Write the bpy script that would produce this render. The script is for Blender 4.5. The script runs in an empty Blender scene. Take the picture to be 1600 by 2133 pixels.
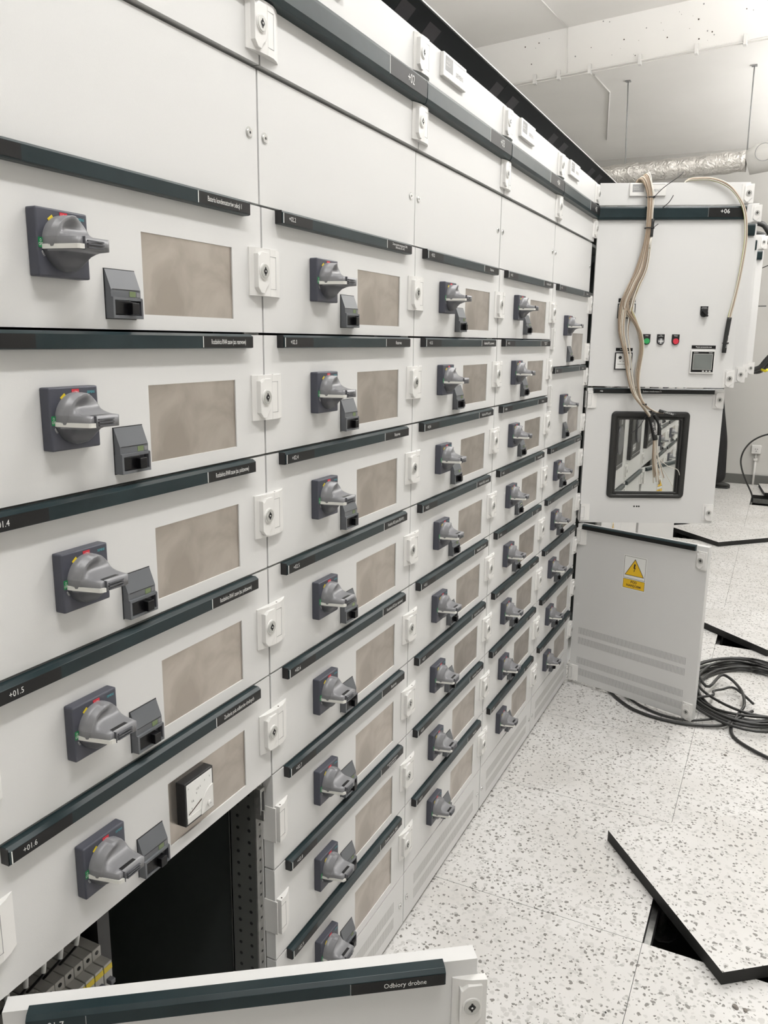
import bpy, bmesh, math, random
from mathutils import Vector, Matrix
random.seed(7)
S = bpy.context.scene
COL = S.collection
PI = math.pi

# ------------------------------------------------------------------ camera
cam = bpy.data.cameras.new('camera'); cam_o = bpy.data.objects.new('camera', cam); COL.objects.link(cam_o)
cam.sensor_fit = 'HORIZONTAL'; cam.sensor_width = 36.0; cam.lens = 1679.978 / 1600 * 36.0
cam.clip_start = 0.02; cam.clip_end = 60
r_ = Vector((0.44091, -0.89750, 0.01120)); u_ = Vector((0.18223, 0.10173, 0.97798))
r_.normalize(); u_ = (u_ - r_ * u_.dot(r_)).normalized(); f_ = -(r_.cross(u_)).normalized()
M = Matrix((( r_.x, u_.x, -f_.x, -1.1336), (r_.y, u_.y, -f_.y, -0.7788), (r_.z, u_.z, -f_.z, 1.5565), (0, 0, 0, 1)))
cam_o.matrix_world = M
S.camera = cam_o

# ------------------------------------------------------------------ light and exposure
w = bpy.data.worlds.new('world'); S.world = w; w.use_nodes = True
w.node_tree.nodes['Background'].inputs[0].default_value = (1.0, 0.97, 0.93, 1)
w.node_tree.nodes['Background'].inputs[1].default_value = 0.3
def area(loc, sx, sy, power, col=(1.0, 0.992, 0.978)):
    l = bpy.data.lights.new('lamp_and_fill_light', 'AREA'); l.shape = 'RECTANGLE'; l.size = sx; l.size_y = sy
    l.energy = power; l.color = col
    o = bpy.data.objects.new('lamp_and_fill_light', l); COL.objects.link(o); o.location = loc
    return o
# x, y, z, power downwards, power upwards (added to brighten the ceiling)
LAMPS = [(-0.8, -1.05, 3.42, 33, 18), (1.5, -1.05, 3.42, 31, 22), (3.8, -1.15, 3.42, 18, 80), (6.1, -1.75, 2.75, 3, 66), (7.8, -1.75, 2.75, 3, 48), (2.3, 1.40, 3.42, 4, 150)]  # last three put out of frame only to brighten the ceiling
for (lx, ly, lz, ld, lu) in LAMPS:
    area((lx, ly, lz), 1.25, 0.16, ld)
    area((lx, ly, lz + 0.085), 1.25, 0.16, lu).rotation_euler = (math.pi, 0, 0)
S.view_settings.view_transform = 'Standard'; S.view_settings.look = 'None'
S.view_settings.gamma = 1.0; S.view_settings.use_curve_mapping = False
S.view_settings.exposure = -0.12

# ------------------------------------------------------------------ materials
MATS = {}
def mat(name, col, rough=0.5, metal=0.0, bump=None, spec=0.5, emit=None, mottled=None, coat=0):
    if name in MATS: return MATS[name]
    m = bpy.data.materials.new(name); m.use_nodes = True; n = m.node_tree; b = n.nodes['Principled BSDF']
    b.inputs['Base Color'].default_value = (*col, 1); b.inputs['Roughness'].default_value = rough
    b.inputs['Metallic'].default_value = metal; b.inputs['Specular IOR Level'].default_value = spec
    if coat: b.inputs['Coat Weight'].default_value = coat
    tc = n.nodes.new('ShaderNodeTexCoord')
    if bump:
        nz = n.nodes.new('ShaderNodeTexNoise'); nz.inputs['Scale'].default_value = bump[0]; nz.inputs['Detail'].default_value = 4
        n.links.new(tc.outputs['Object'], nz.inputs['Vector'])
        bp = n.nodes.new('ShaderNodeBump'); bp.inputs['Strength'].default_value = bump[1]; bp.inputs['Distance'].default_value = 0.001
        n.links.new(nz.outputs['Fac'], bp.inputs['Height']); n.links.new(bp.outputs['Normal'], b.inputs['Normal'])
    if mottled:  # (scale, second colour, low, high)
        nz = n.nodes.new('ShaderNodeTexNoise'); nz.inputs['Scale'].default_value = mottled[0]; nz.inputs['Detail'].default_value = 5
        nz.inputs['Distortion'].default_value = 0.6
        n.links.new(tc.outputs['Object'], nz.inputs['Vector'])
        cr = n.nodes.new('ShaderNodeValToRGB'); cr.color_ramp.elements[0].position = mottled[2]; cr.color_ramp.elements[1].position = mottled[3]
        cr.color_ramp.elements[0].color = (*mottled[1], 1); cr.color_ramp.elements[1].color = (*col, 1)
        n.links.new(nz.outputs['Fac'], cr.inputs['Fac']); n.links.new(cr.outputs['Color'], b.inputs['Base Color'])
    MATS[name] = m
    return m
paint = mat('light_grey_powder_coat', (0.68, 0.677, 0.668), 0.42, bump=(900, 0.12), spec=0.4)
white_plastic = mat('white_plastic', (0.76, 0.75, 0.73), 0.35)
strip_m = mat('dark_green_black_plastic', (0.010, 0.021, 0.024), 0.33, spec=0.28, mottled=(9, (0.016, 0.030, 0.034), 0.35, 0.65))
label_m = mat('black_label_film', (0.012, 0.012, 0.012), 0.4, spec=0.25)
black_m = mat('black_plastic', (0.012, 0.012, 0.013), 0.35)
blackmat = mat('matt_black_steel', (0.005, 0.007, 0.008), 0.6, spec=0.12)
bezel_m = mat('black_rubber_frame', (0.016, 0.016, 0.015), 0.5)
plate_m = mat('slate_grey_plastic', (0.068, 0.071, 0.090), 0.42, spec=0.35)
knob_m = mat('mid_grey_plastic', (0.205, 0.205, 0.215), 0.36)
knobdark = mat('dark_grey_plastic', (0.085, 0.087, 0.097), 0.4)
stripe_m = mat('off_white_marker', (0.72, 0.71, 0.67), 0.4)
breaker_m = mat('blue_grey_plastic', (0.115, 0.122, 0.132), 0.35)
green_m = mat('green_marker', (0.01, 0.22, 0.07), 0.4)
greenw = mat('green_window', (0.16, 0.21, 0.10), 0.25)
red_m = mat('red_marker', (0.62, 0.02, 0.04), 0.4)
yellow_m = mat('yellow_marker', (0.72, 0.55, 0.02), 0.4)
teal_m = mat('turquoise_print', (0.08, 0.42, 0.48), 0.5)
white_p = mat('white_print', (0.80, 0.80, 0.78), 0.5)
grey_p = mat('grey_print', (0.30, 0.30, 0.30), 0.5)
dark_p = mat('dark_print', (0.05, 0.03, 0.02), 0.5)
plateA = mat('smudged_steel_sheet', (0.52, 0.475, 0.43), 0.30, 0.85, mottled=(14, (0.40, 0.36, 0.32), 0.36, 0.62))
zinc = mat('galvanised_steel', (0.50, 0.50, 0.48), 0.35, 0.8, mottled=(60, (0.40, 0.40, 0.385), 0.4, 0.6))
unlit_zinc = mat('unlit_interior_steel', (0.045, 0.052, 0.049), 0.5, 0.2)  # steel colour darkened to stand for the unlit cabinet interior
chrome = mat('chrome', (0.75, 0.75, 0.75), 0.15, 1.0)
lockmetal = mat('lock_cylinder_metal', (0.52, 0.52, 0.50), 0.35, 0.6)
wall_m = mat('painted_wall', (0.60, 0.59, 0.565), 0.75, bump=(25, 0.25), mottled=(1.1, (0.57, 0.56, 0.535), 0.3, 0.7))
ceil_m = mat('painted_concrete_ceiling', (0.90, 0.885, 0.86), 0.8, bump=(12, 0.4), mottled=(1.7, (0.87, 0.855, 0.83), 0.3, 0.7))
base_m = mat('grey_skirting', (0.13, 0.13, 0.12), 0.6)
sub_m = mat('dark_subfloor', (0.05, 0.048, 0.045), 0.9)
edge_m = mat('black_tile_edge', (0.018, 0.018, 0.017), 0.6, spec=0.3)
cable_m = mat('black_cable_sheath', (0.022, 0.022, 0.021), 0.42)
sleeve_m = mat('black_shrink_sleeve', (0.016, 0.017, 0.017), 0.55)
wire_a = mat('cream_wire', (0.60, 0.53, 0.43), 0.45)
wire_b = mat('brown_wire', (0.33, 0.25, 0.18), 0.45)
wire_c = mat('yellow_green_wire', (0.46, 0.46, 0.16), 0.45)
wire_d = mat('pale_wire', (0.72, 0.69, 0.62), 0.45)
beige_pl = mat('beige_device_plastic', (0.50, 0.49, 0.46), 0.4)
foil_m = None
cloth_m = mat('black_work_trousers', (0.012, 0.012, 0.013), 0.85, bump=(60, 0.5))
shoe_m = mat('black_work_shoe', (0.02, 0.02, 0.018), 0.6)
skin_m = mat('skin', (0.55, 0.34, 0.25), 0.5)
hair_m = mat('dark_hair', (0.03, 0.02, 0.015), 0.6)
lamp_m = mat('lamp_housing', (0.8, 0.8, 0.8), 0.4)
screen_m = mat('grey_display', (0.17, 0.185, 0.175), 0.15)

def floor_mat():
    m = bpy.data.materials.new('speckled_floor_tile'); m.use_nodes = True; n = m.node_tree; b = n.nodes['Principled BSDF']
    geo = n.nodes.new('ShaderNodeNewGeometry')
    def nz(scale, detail, off, dist=0.0):
        mp = n.nodes.new('ShaderNodeMapping'); mp.inputs['Location'].default_value = off
        n.links.new(geo.outputs['Position'], mp.inputs['Vector'])
        t = n.nodes.new('ShaderNodeTexNoise'); t.inputs['Scale'].default_value = scale; t.inputs['Detail'].default_value = detail
        t.inputs['Distortion'].default_value = dist
        n.links.new(mp.outputs['Vector'], t.inputs['Vector']); return t
    def vor(scale, off):
        mp = n.nodes.new('ShaderNodeMapping'); mp.inputs['Location'].default_value = off
        n.links.new(geo.outputs['Position'], mp.inputs['Vector'])
        wv = n.nodes.new('ShaderNodeTexNoise'); wv.inputs['Scale'].default_value = scale * 0.9
        n.links.new(mp.outputs['Vector'], wv.inputs['Vector'])
        mx = n.nodes.new('ShaderNodeMix'); mx.data_type = 'VECTOR'; mx.inputs[0].default_value = 0.5 / scale * 2.4
        n.links.new(mp.outputs['Vector'], mx.inputs[4]); n.links.new(wv.outputs['Color'], mx.inputs[5])
        t = n.nodes.new('ShaderNodeTexVoronoi'); t.inputs['Scale'].default_value = scale
        n.links.new(mx.outputs[1], t.inputs['Vector']); return t
    def lay(prev, colour, scale, off, dthr, prob):
        t = vor(scale, off)
        sep = n.nodes.new('ShaderNodeSeparateColor'); n.links.new(t.outputs['Color'], sep.inputs[0])
        pick = n.nodes.new('ShaderNodeMath'); pick.operation = 'LESS_THAN'; pick.inputs[1].default_value = prob
        n.links.new(sep.outputs[0], pick.inputs[0])
        rad = n.nodes.new('ShaderNodeMath'); rad.operation = 'MULTIPLY'; rad.inputs[1].default_value = dthr
        n.links.new(sep.outputs[1], rad.inputs[0])
        rad2 = n.nodes.new('ShaderNodeMath'); rad2.operation = 'ADD'; rad2.inputs[1].default_value = dthr * 0.45
        n.links.new(rad.outputs[0], rad2.inputs[0])
        near = n.nodes.new('ShaderNodeMath'); near.operation = 'LESS_THAN'
        n.links.new(t.outputs['Distance'], near.inputs[0]); n.links.new(rad2.outputs[0], near.inputs[1])
        mul = n.nodes.new('ShaderNodeMath'); mul.operation = 'MULTIPLY'
        n.links.new(pick.outputs[0], mul.inputs[0]); n.links.new(near.outputs[0], mul.inputs[1])
        mx = n.nodes.new('ShaderNodeMix'); mx.data_type = 'RGBA'
        n.links.new(mul.outputs[0], mx.inputs[0]); n.links.new(prev, mx.inputs[6]); mx.inputs[7].default_value = (*colour, 1)
        return mx.outputs[2]
    base = nz(3.0, 4, (0, 0, 0))
    cr = n.nodes.new('ShaderNodeValToRGB'); cr.color_ramp.elements[0].position = 0.35; cr.color_ramp.elements[1].position = 0.7
    cr.color_ramp.elements[0].color = (0.60, 0.585, 0.56, 1); cr.color_ramp.elements[1].color = (0.71, 0.70, 0.685, 1)
    n.links.new(base.outputs['Fac'], cr.inputs['Fac'])
    c = cr.outputs['Color']
    c = lay(c, (0.56, 0.55, 0.53), 70, (3, 1, 0), 0.42, 0.55)
    c = lay(c, (0.43, 0.425, 0.405), 95, (7, 2, 0), 0.36, 0.22)
    c = lay(c, (0.225, 0.215, 0.20), 78, (1, 5, 0), 0.32, 0.36)
    c = lay(c, (0.17, 0.165, 0.15), 120, (4, 9, 0), 0.30, 0.16)
    n.links.new(c, b.inputs['Base Color']); b.inputs['Roughness'].default_value = 0.42; b.inputs['Specular IOR Level'].default_value = 0.4
    return m
floor_m = floor_mat()
def foil():
    m = bpy.data.materials.new('crinkled_foil_wrap'); m.use_nodes = True; n = m.node_tree; b = n.nodes['Principled BSDF']
    b.inputs['Base Color'].default_value = (0.62, 0.60, 0.57, 1); b.inputs['Metallic'].default_value = 0.9; b.inputs['Roughness'].default_value = 0.3
    tc = n.nodes.new('ShaderNodeTexCoord'); t = n.nodes.new('ShaderNodeTexNoise'); t.inputs['Scale'].default_value = 22; t.inputs['Detail'].default_value = 8
    t.inputs['Distortion'].default_value = 1.5
    n.links.new(tc.outputs['Object'], t.inputs['Vector'])
    bp = n.nodes.new('ShaderNodeBump'); bp.inputs['Strength'].default_value = 0.9; bp.inputs['Distance'].default_value = 0.02
    n.links.new(t.outputs['Fac'], bp.inputs['Height']); n.links.new(bp.outputs['Normal'], b.inputs['Normal'])
    return m
foil_m = foil()
def glass():
    m = bpy.data.materials.new('clear_pane'); m.use_nodes = True; n = m.node_tree
    for x in list(n.nodes): n.nodes.remove(x)
    out = n.nodes.new('ShaderNodeOutputMaterial'); tr = n.nodes.new('ShaderNodeBsdfTransparent'); tr.inputs[0].default_value = (0.93, 0.94, 0.93, 1)
    gl = n.nodes.new('ShaderNodeBsdfGlossy'); gl.inputs['Roughness'].default_value = 0.02
    fr = n.nodes.new('ShaderNodeFresnel'); fr.inputs[0].default_value = 1.35
    mx = n.nodes.new('ShaderNodeMixShader')
    n.links.new(fr.outputs[0], mx.inputs[0]); n.links.new(tr.outputs[0], mx.inputs[1]); n.links.new(gl.outputs[0], mx.inputs[2]); n.links.new(mx.outputs[0], out.inputs[0])
    return m
glass_m = glass()

# ------------------------------------------------------------------ mesh helpers
class MB:
    """collects geometry with per-face material slots"""
    def __init__(s): s.bm = bmesh.new(); s.mats = []
    def mi(s, m):
        if m not in s.mats: s.mats.append(m)
        return s.mats.index(m)
    def box(s, x0, x1, y0, y1, z0, z1, m, bev=0.0):
        i = s.mi(m); v = [s.bm.verts.new((x, y, z)) for x in (x0, x1) for y in (y0, y1) for z in (z0, z1)]
        fs = [s.bm.faces.new([v[k] for k in q]) for q in ((0, 1, 3, 2), (4, 6, 7, 5), (0, 4, 5, 1), (2, 3, 7, 6), (0, 2, 6, 4), (1, 5, 7, 3))]
        for f in fs: f.material_index = i
        if bev > 0:
            es = list({e for f in fs for e in f.edges})
            r = bmesh.ops.bevel(s.bm, geom=es, offset=bev, segments=2, affect='EDGES', profile=0.6)
            for f in r['faces']: f.material_index = i; f.smooth = True
        return s
    def prism(s, pts, axis, a, b, m, bev=0.0, smooth=False):
        """pts in the two other axes (in xyz order), extruded along axis from a to b"""
        i = s.mi(m)
        def mk(p, c): q = list(p); q.insert(axis, c); return s.bm.verts.new(q)
        A = [mk(p, a) for p in pts]; B = [mk(p, b) for p in pts]; fs = []
        fs.append(s.bm.faces.new(A)); fs.append(s.bm.faces.new(B[::-1]))
        for k in range(len(pts)):
            f = s.bm.faces.new((A[k], B[k], B[(k + 1) % len(pts)], A[(k + 1) % len(pts)])); f.smooth = smooth; fs.append(f)
        for f in fs: f.material_index = i
        bmesh.ops.recalc_face_normals(s.bm, faces=fs)
        if bev > 0:
            es = list({e for f in fs for e in f.edges if e.calc_face_angle(0) > 0.6})
            r = bmesh.ops.bevel(s.bm, geom=es, offset=bev, segments=2, affect='EDGES', profile=0.6)
            for f in r['faces']: f.material_index = i
        return s
    def cyl(s, c, rad, axis, a, b, m, n=20, r2=None):
        r2 = rad if r2 is None else r2; i = s.mi(m)
        def mk(t, rr, co):
            q = [c[0] + rr * math.cos(t), c[1] + rr * math.sin(t)]; q.insert(axis, co); return s.bm.verts.new(q)
        A = [mk(2 * PI * k / n, rad, a) for k in range(n)]; B = [mk(2 * PI * k / n, r2, b) for k in range(n)]
        fs = [s.bm.faces.new(A), s.bm.faces.new(B[::-1])]
        for k in range(n):
            f = s.bm.faces.new((A[k], B[k], B[(k + 1) % n], A[(k + 1) % n])); f.smooth = True; fs.append(f)
        for f in fs: f.material_index = i
        bmesh.ops.recalc_face_normals(s.bm, faces=fs)
        return s
    def holed(s, x0, x1, z0, z1, holes, y0, y1, m, bev=0.0):
        """plate in the xz plane between y0 (front) and y1 with rectangular holes (hx0,hx1,hz0,hz1)"""
        i = s.mi(m)
        xs = sorted({x0, x1, *[h[0] for h in holes], *[h[1] for h in holes]}); zs = sorted({z0, z1, *[h[2] for h in holes], *[h[3] for h in holes]})
        V = {}
        def gv(x, y, z):
            k = (round(x, 6), round(y, 6), round(z, 6))
            if k not in V: V[k] = s.bm.verts.new((x, y, z))
            return V[k]
        def solid(a, b):
            if a < 0 or b < 0 or a >= len(xs) - 1 or b >= len(zs) - 1: return False
            cx = (xs[a] + xs[a + 1]) / 2; cz = (zs[b] + zs[b + 1]) / 2
            return not any(h[0] < cx < h[1] and h[2] < cz < h[3] for h in holes)
        fs = []
        for a in range(len(xs) - 1):
            for b in range(len(zs) - 1):
                if not solid(a, b): continue
                X0, X1, Z0, Z1 = xs[a], xs[a + 1], zs[b], zs[b + 1]
                fs.append(s.bm.faces.new((gv(X0, y0, Z0), gv(X1, y0, Z0), gv(X1, y0, Z1), gv(X0, y0, Z1))))
                fs.append(s.bm.faces.new((gv(X0, y1, Z1), gv(X1, y1, Z1), gv(X1, y1, Z0), gv(X0, y1, Z0))))
                if not solid(a - 1, b): fs.append(s.bm.faces.new((gv(X0, y0, Z1), gv(X0, y1, Z1), gv(X0, y1, Z0), gv(X0, y0, Z0))))
                if not solid(a + 1, b): fs.append(s.bm.faces.new((gv(X1, y0, Z0), gv(X1, y1, Z0), gv(X1, y1, Z1), gv(X1, y0, Z1))))
                if not solid(a, b - 1): fs.append(s.bm.faces.new((gv(X0, y0, Z0), gv(X0, y1, Z0), gv(X1, y1, Z0), gv(X1, y0, Z0))))
                if not solid(a, b + 1): fs.append(s.bm.faces.new((gv(X0, y0, Z1), gv(X1, y0, Z1), gv(X1, y1, Z1), gv(X0, y1, Z1))))
        for f in fs: f.material_index = i
        if bev > 0:
            def outer(v): return abs(v.co.x - x0) < 1e-6 or abs(v.co.x - x1) < 1e-6 or abs(v.co.z - z0) < 1e-6 or abs(v.co.z - z1) < 1e-6
            es = [e for e in {e for f in fs for e in f.edges} if len(e.link_faces) == 2 and e.calc_face_angle(0) > 1.0 and outer(e.verts[0]) and outer(e.verts[1])]
            r = bmesh.ops.bevel(s.bm, geom=es, offset=bev, segments=3, affect='EDGES', profile=0.5)
            for f in r['faces']: f.material_index = i; f.smooth = True
        return s
    def tube(s, pts, rad, m, n=8, cap=True):
        i = s.mi(m); P = [Vector(p) for p in pts]; rings = []; nrm = None
        for k, p in enumerate(P):
            t = (P[min(k + 1, len(P) - 1)] - P[max(k - 1, 0)]).normalized()
            if nrm is None: nrm = t.orthogonal().normalized()
            else:
                nrm = nrm - t * nrm.dot(t); nrm = nrm.normalized() if nrm.length > 1e-6 else t.orthogonal().normalized()
            bn = t.cross(nrm); rr = rad[k] if isinstance(rad, (list, tuple)) else rad
            rings.append([s.bm.verts.new(p + nrm * math.cos(2 * PI * j / n) * rr + bn * math.sin(2 * PI * j / n) * rr) for j in range(n)])
        for a, b in zip(rings, rings[1:]):
            for j in range(n):
                f = s.bm.faces.new((a[j], a[(j + 1) % n], b[(j + 1) % n], b[j])); f.material_index = i; f.smooth = True
        if cap:
            f = s.bm.faces.new(rings[0][::-1]); f.material_index = i; f = s.bm.faces.new(rings[-1]); f.material_index = i
        return s
    def mesh(s, name):
        me = bpy.data.meshes.new(name); s.bm.to_mesh(me); s.bm.free()
        for m in s.mats: me.materials.append(m)
        return me
    def obj(s, name, parent=None, loc=(0, 0, 0), rot=0):
        return put(name, s.mesh(name), parent, loc, rot)

def put(name, me, parent=None, loc=(0, 0, 0), rot=0):
    o = bpy.data.objects.new(name, me); COL.objects.link(o); o.location = loc
    o.rotation_euler = rot if isinstance(rot, (tuple, list)) else (0, 0, rot)
    if parent: o.parent = parent
    return o
def thing(name, label, cat, loc=(0, 0, 0), rot=0, group=None):
    o = bpy.data.objects.new(name, None); COL.objects.link(o); o.location = loc; o.rotation_euler = (0, 0, rot); o.empty_display_size = 0.1
    return tag(o, label, cat, group)
def tag(o, label, cat, group=None):
    o['label'] = label; o['category'] = cat
    if group: o['group'] = group
    return o
def struct(o): o['kind'] = 'structure'; return o

TXT = {}
def text_mesh(s, size, xs, m, align='CENTER', res=2):
    k = (s, size, xs, m.name, align)
    bold = 0.022 if s in ('POD', 'NAPIĘCIEM') else 0.0
    if k in TXT: return TXT[k]
    cu = bpy.data.curves.new('writing', 'FONT'); cu.body = s; cu.size = size; cu.align_x = align; cu.align_y = 'CENTER'
    cu.resolution_u = res; cu.space_line = 0.85; cu.offset = bold * size
    o = bpy.data.objects.new('writing_tmp', cu); COL.objects.link(o)
    dg = bpy.context.evaluated_depsgraph_get(); me = bpy.data.meshes.new_from_object(o.evaluated_get(dg))
    bpy.data.objects.remove(o); me.name = 'writing'
    for v in me.vertices: v.co = Vector((v.co.x * xs, 0, v.co.y))     # stand it up in the xz plane, facing -y
    me.materials.clear(); me.materials.append(m); TXT[k] = me
    return me
def text(s, parent, x, y, z, size, m, xs=1.0, align='CENTER', name='writing', rot=(0, 0, 0)):
    return put(name, text_mesh(s, size, xs, m, align), parent, (x, y, z), rot)

# ------------------------------------------------------------------ structure: room
TW = 0.607
floor_e = bpy.data.objects.new('floor', None); COL.objects.link(floor_e); struct(floor_e)
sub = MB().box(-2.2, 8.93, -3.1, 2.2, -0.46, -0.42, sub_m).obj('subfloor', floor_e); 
YS = [1.836, 1.229, 0.622, 0.015, -0.592, -1.199, -1.806, -2.413, -3.02]
XS = [0.842 + TW * k for k in range(-5, 14)]
holes = {(0.842, -0.592), (3.270, -0.592), (5.698, 0.015), (7.519, -0.592)}
tile_me = MB().box(0.0006, TW - 0.0006, -TW + 0.0006, -0.0006, -0.0373, 0.0, floor_m).mesh('floor_tile')
def tile_mats(me):
    me.materials.append(edge_m)
    for p in me.polygons:
        if abs(p.normal.z) < 0.5 or p.normal.z < 0: p.material_index = 1
tile_mats(tile_me)
for x in XS:
    for y in YS[:-1]:
        if any(abs(x - a) < 0.02 and abs(y - b) < 0.02 for a, b in holes): continue
        if x > 8.2:
            t = MB().box(0.0006, 8.83 - x, -TW + 0.0006, -0.0006, -0.0373, 0.0, floor_m).mesh('floor_tile'); tile_mats(t); put('floor_tile', t, floor_e, (x, y, 0)); continue
        put('floor_tile', tile_me, floor_e, (x, y, 0))
bm = MB()
for x in XS: bm.box(x - 0.016, x + 0.016, -3.0, 1.836, -0.085, -0.0385, zinc)
for y in YS: bm.box(XS[0], 8.8, y - 0.016, y + 0.016, -0.085, -0.0385, zinc)
bm.obj('floor_stringer', floor_e)['kind'] = 'stuff'
bm = MB()
for x in XS[4:]:
    for y in YS[2:6]: bm.cyl((x, y), 0.016, 2, -0.42, -0.085, zinc, 10); bm.cyl((x, y), 0.05, 2, -0.42, -0.412, zinc, 10)
bm.obj('floor_pedestal', floor_e)['kind'] = 'stuff'

struct(MB().box(8.83, 8.95, -3.1, 2.2, -0.46, 4.0, wall_m).obj('wall_far'))
struct(MB().box(-2.3, 8.95, 1.95, 2.1, -0.46, 4.0, wall_m).obj('wall_left'))
struct(MB().box(-2.3, 8.95, -3.12, -3.02, -0.46, 4.0, wall_m).obj('wall_right'))
struct(MB().box(-2.3, -2.2, -3.1, 2.1, -0.46, 4.0, wall_m).obj('wall_back'))
struct(MB().box(8.815, 8.83, -3.02, 1.95, 0.0, 0.108, base_m).obj('baseboard_far'))
# ceiling: higher slab near the camera, a lower one beyond a slightly skewed step
struct(MB().box(-2.3, 8.95, -3.12, 2.1, 3.93, 4.02, ceil_m).obj('ceiling'))
def stepx(y): return 5.40 + 0.1667 * (y + 0.44)
low = MB().prism([(stepx(-3.02), -3.02), (8.83, -3.02), (8.83, 1.95), (stepx(1.95), 1.95)], 2, 3.60, 3.93, ceil_m).obj('ceiling_step'); struct(low)
# cast pits in the step face
bm = MB()
for k in range(46):
    y = random.uniform(-0.9, 1.6); z = random.uniform(3.63, 3.92); rr = random.uniform(0.0015, 0.0055)
    bm.cyl((y, z), rr, 0, stepx(y) - 0.0035, stepx(y) + 0.012, grey_p if random.random() < .5 else dark_p, 7)
o = bm.obj('air_pit', low); o['kind'] = 'stuff'

# ------------------------------------------------------------------ cabinet meshes
W = 0.607; RH = 0.2
X0 = [-0.607, 0.0, 0.6062, 1.2147, 1.8223, 2.429, 3.036, 3.643, 4.25, 4.857, 5.464, 6.071]
def ztop(i): return 1.764 - (i - 1) * RH

def latch_mesh():
    b = MB()
    b.prism([(-0.0375, 0.0), (-0.0375, -0.002), (-0.026, -0.0065), (-0.012, -0.0098), (0.0074, -0.0112), (0.0074, 0.0)], 2, -0.037, 0.037, white_plastic)
    b.prism([(-0.0293, 0.028), (-0.0293, -0.024), (-0.0215, -0.0325), (-0.012, -0.0335), (-0.010, -0.028), (0.0005, -0.018), (0.0005, 0.031), (-0.018, 0.031), (-0.026, 0.0245)], 1, -0.004, -0.0135, white_plastic, 0.0008)
    b.cyl((-0.0135, 0.001), 0.0128, 1, -0.012, -0.0155, white_plastic, 24)
    b.cyl((-0.0135, 0.001), 0.0110, 1, -0.015, -0.0165, lockmetal, 24)
    b.cyl((-0.0135, 0.001), 0.0046, 1, -0.016, -0.0168, black_m, 12)
    b.box(-0.0148, -0.0122, -0.0168, -0.016, -0.0055, 0.0075, black_m); b.box(-0.0185, -0.0085, -0.01675, -0.016, -0.0003, 0.0023, black_m)
    b.cyl((-0.0135, 0.001), 0.0014, 1, -0.0165, -0.0174, chrome, 8)
    return b.mesh('latch')
def hinge_mesh():
    b = MB()
    b.prism([(0.0078, 0.0), (0.0078, -0.0112), (0.0235, -0.0108), (0.0365, -0.0072), (0.0500, -0.0008), (0.0500, 0.0)], 2, -0.037, 0.037, white_plastic)
    b.box(0.0234, 0.0242, -0.01095, -0.010, -0.025, 0.025, grey_p); b.box(0.0078, 0.0242, -0.0113, -0.0105, 0.0250, 0.0257, grey_p); b.box(0.0078, 0.0242, -0.0113, -0.0105, -0.0257, -0.0250, grey_p)
    b.cyl((0.0155, -0.0065), 0.0016, 2, 0.0365, 0.0373, dark_p, 10)
    b.box(0.0008, 0.0034, -0.006, 0.0235, -0.036, 0.036, white_plastic, 0.0006)
    return b.mesh('hinge')
def screw_mesh():
    b = MB(); b.cyl((0, 0), 0.0088, 1, -0.0004, 0.001, lockmetal, 20); b.cyl((0, 0), 0.0062, 1, -0.0025, 0.001, chrome, 16, 0.0068)
    b.cyl((0, 0), 0.0022, 1, -0.0027, -0.0020, black_m, 6)
    return b.mesh('quarter_turn_screw')
def handle_plate_mesh():
    b = MB(); b.box(-0.0375, 0.0375, -0.016, 0.0, -0.0375, 0.0375, plate_m, 0.0022)
    y0, y1 = -0.0164, -0.0158
    b.box(-0.0035, 0.0075, y0, y1, 0.0265, 0.0345, red_m)
    b.prism([(-0.0215, 0.0255), (-0.0150, 0.0305), (-0.0105, 0.0245), (-0.017, 0.0195)], 1, y0, y1, yellow_m)
    b.box(-0.0372 + 0.0010, -0.0305, y0, y1, -0.0065, 0.0045, green_m)
    b.box(0.0215, 0.0345, y0, y1 , 0.0285, 0.0305, plate_m)
    return b.mesh('handle_plate')
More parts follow.
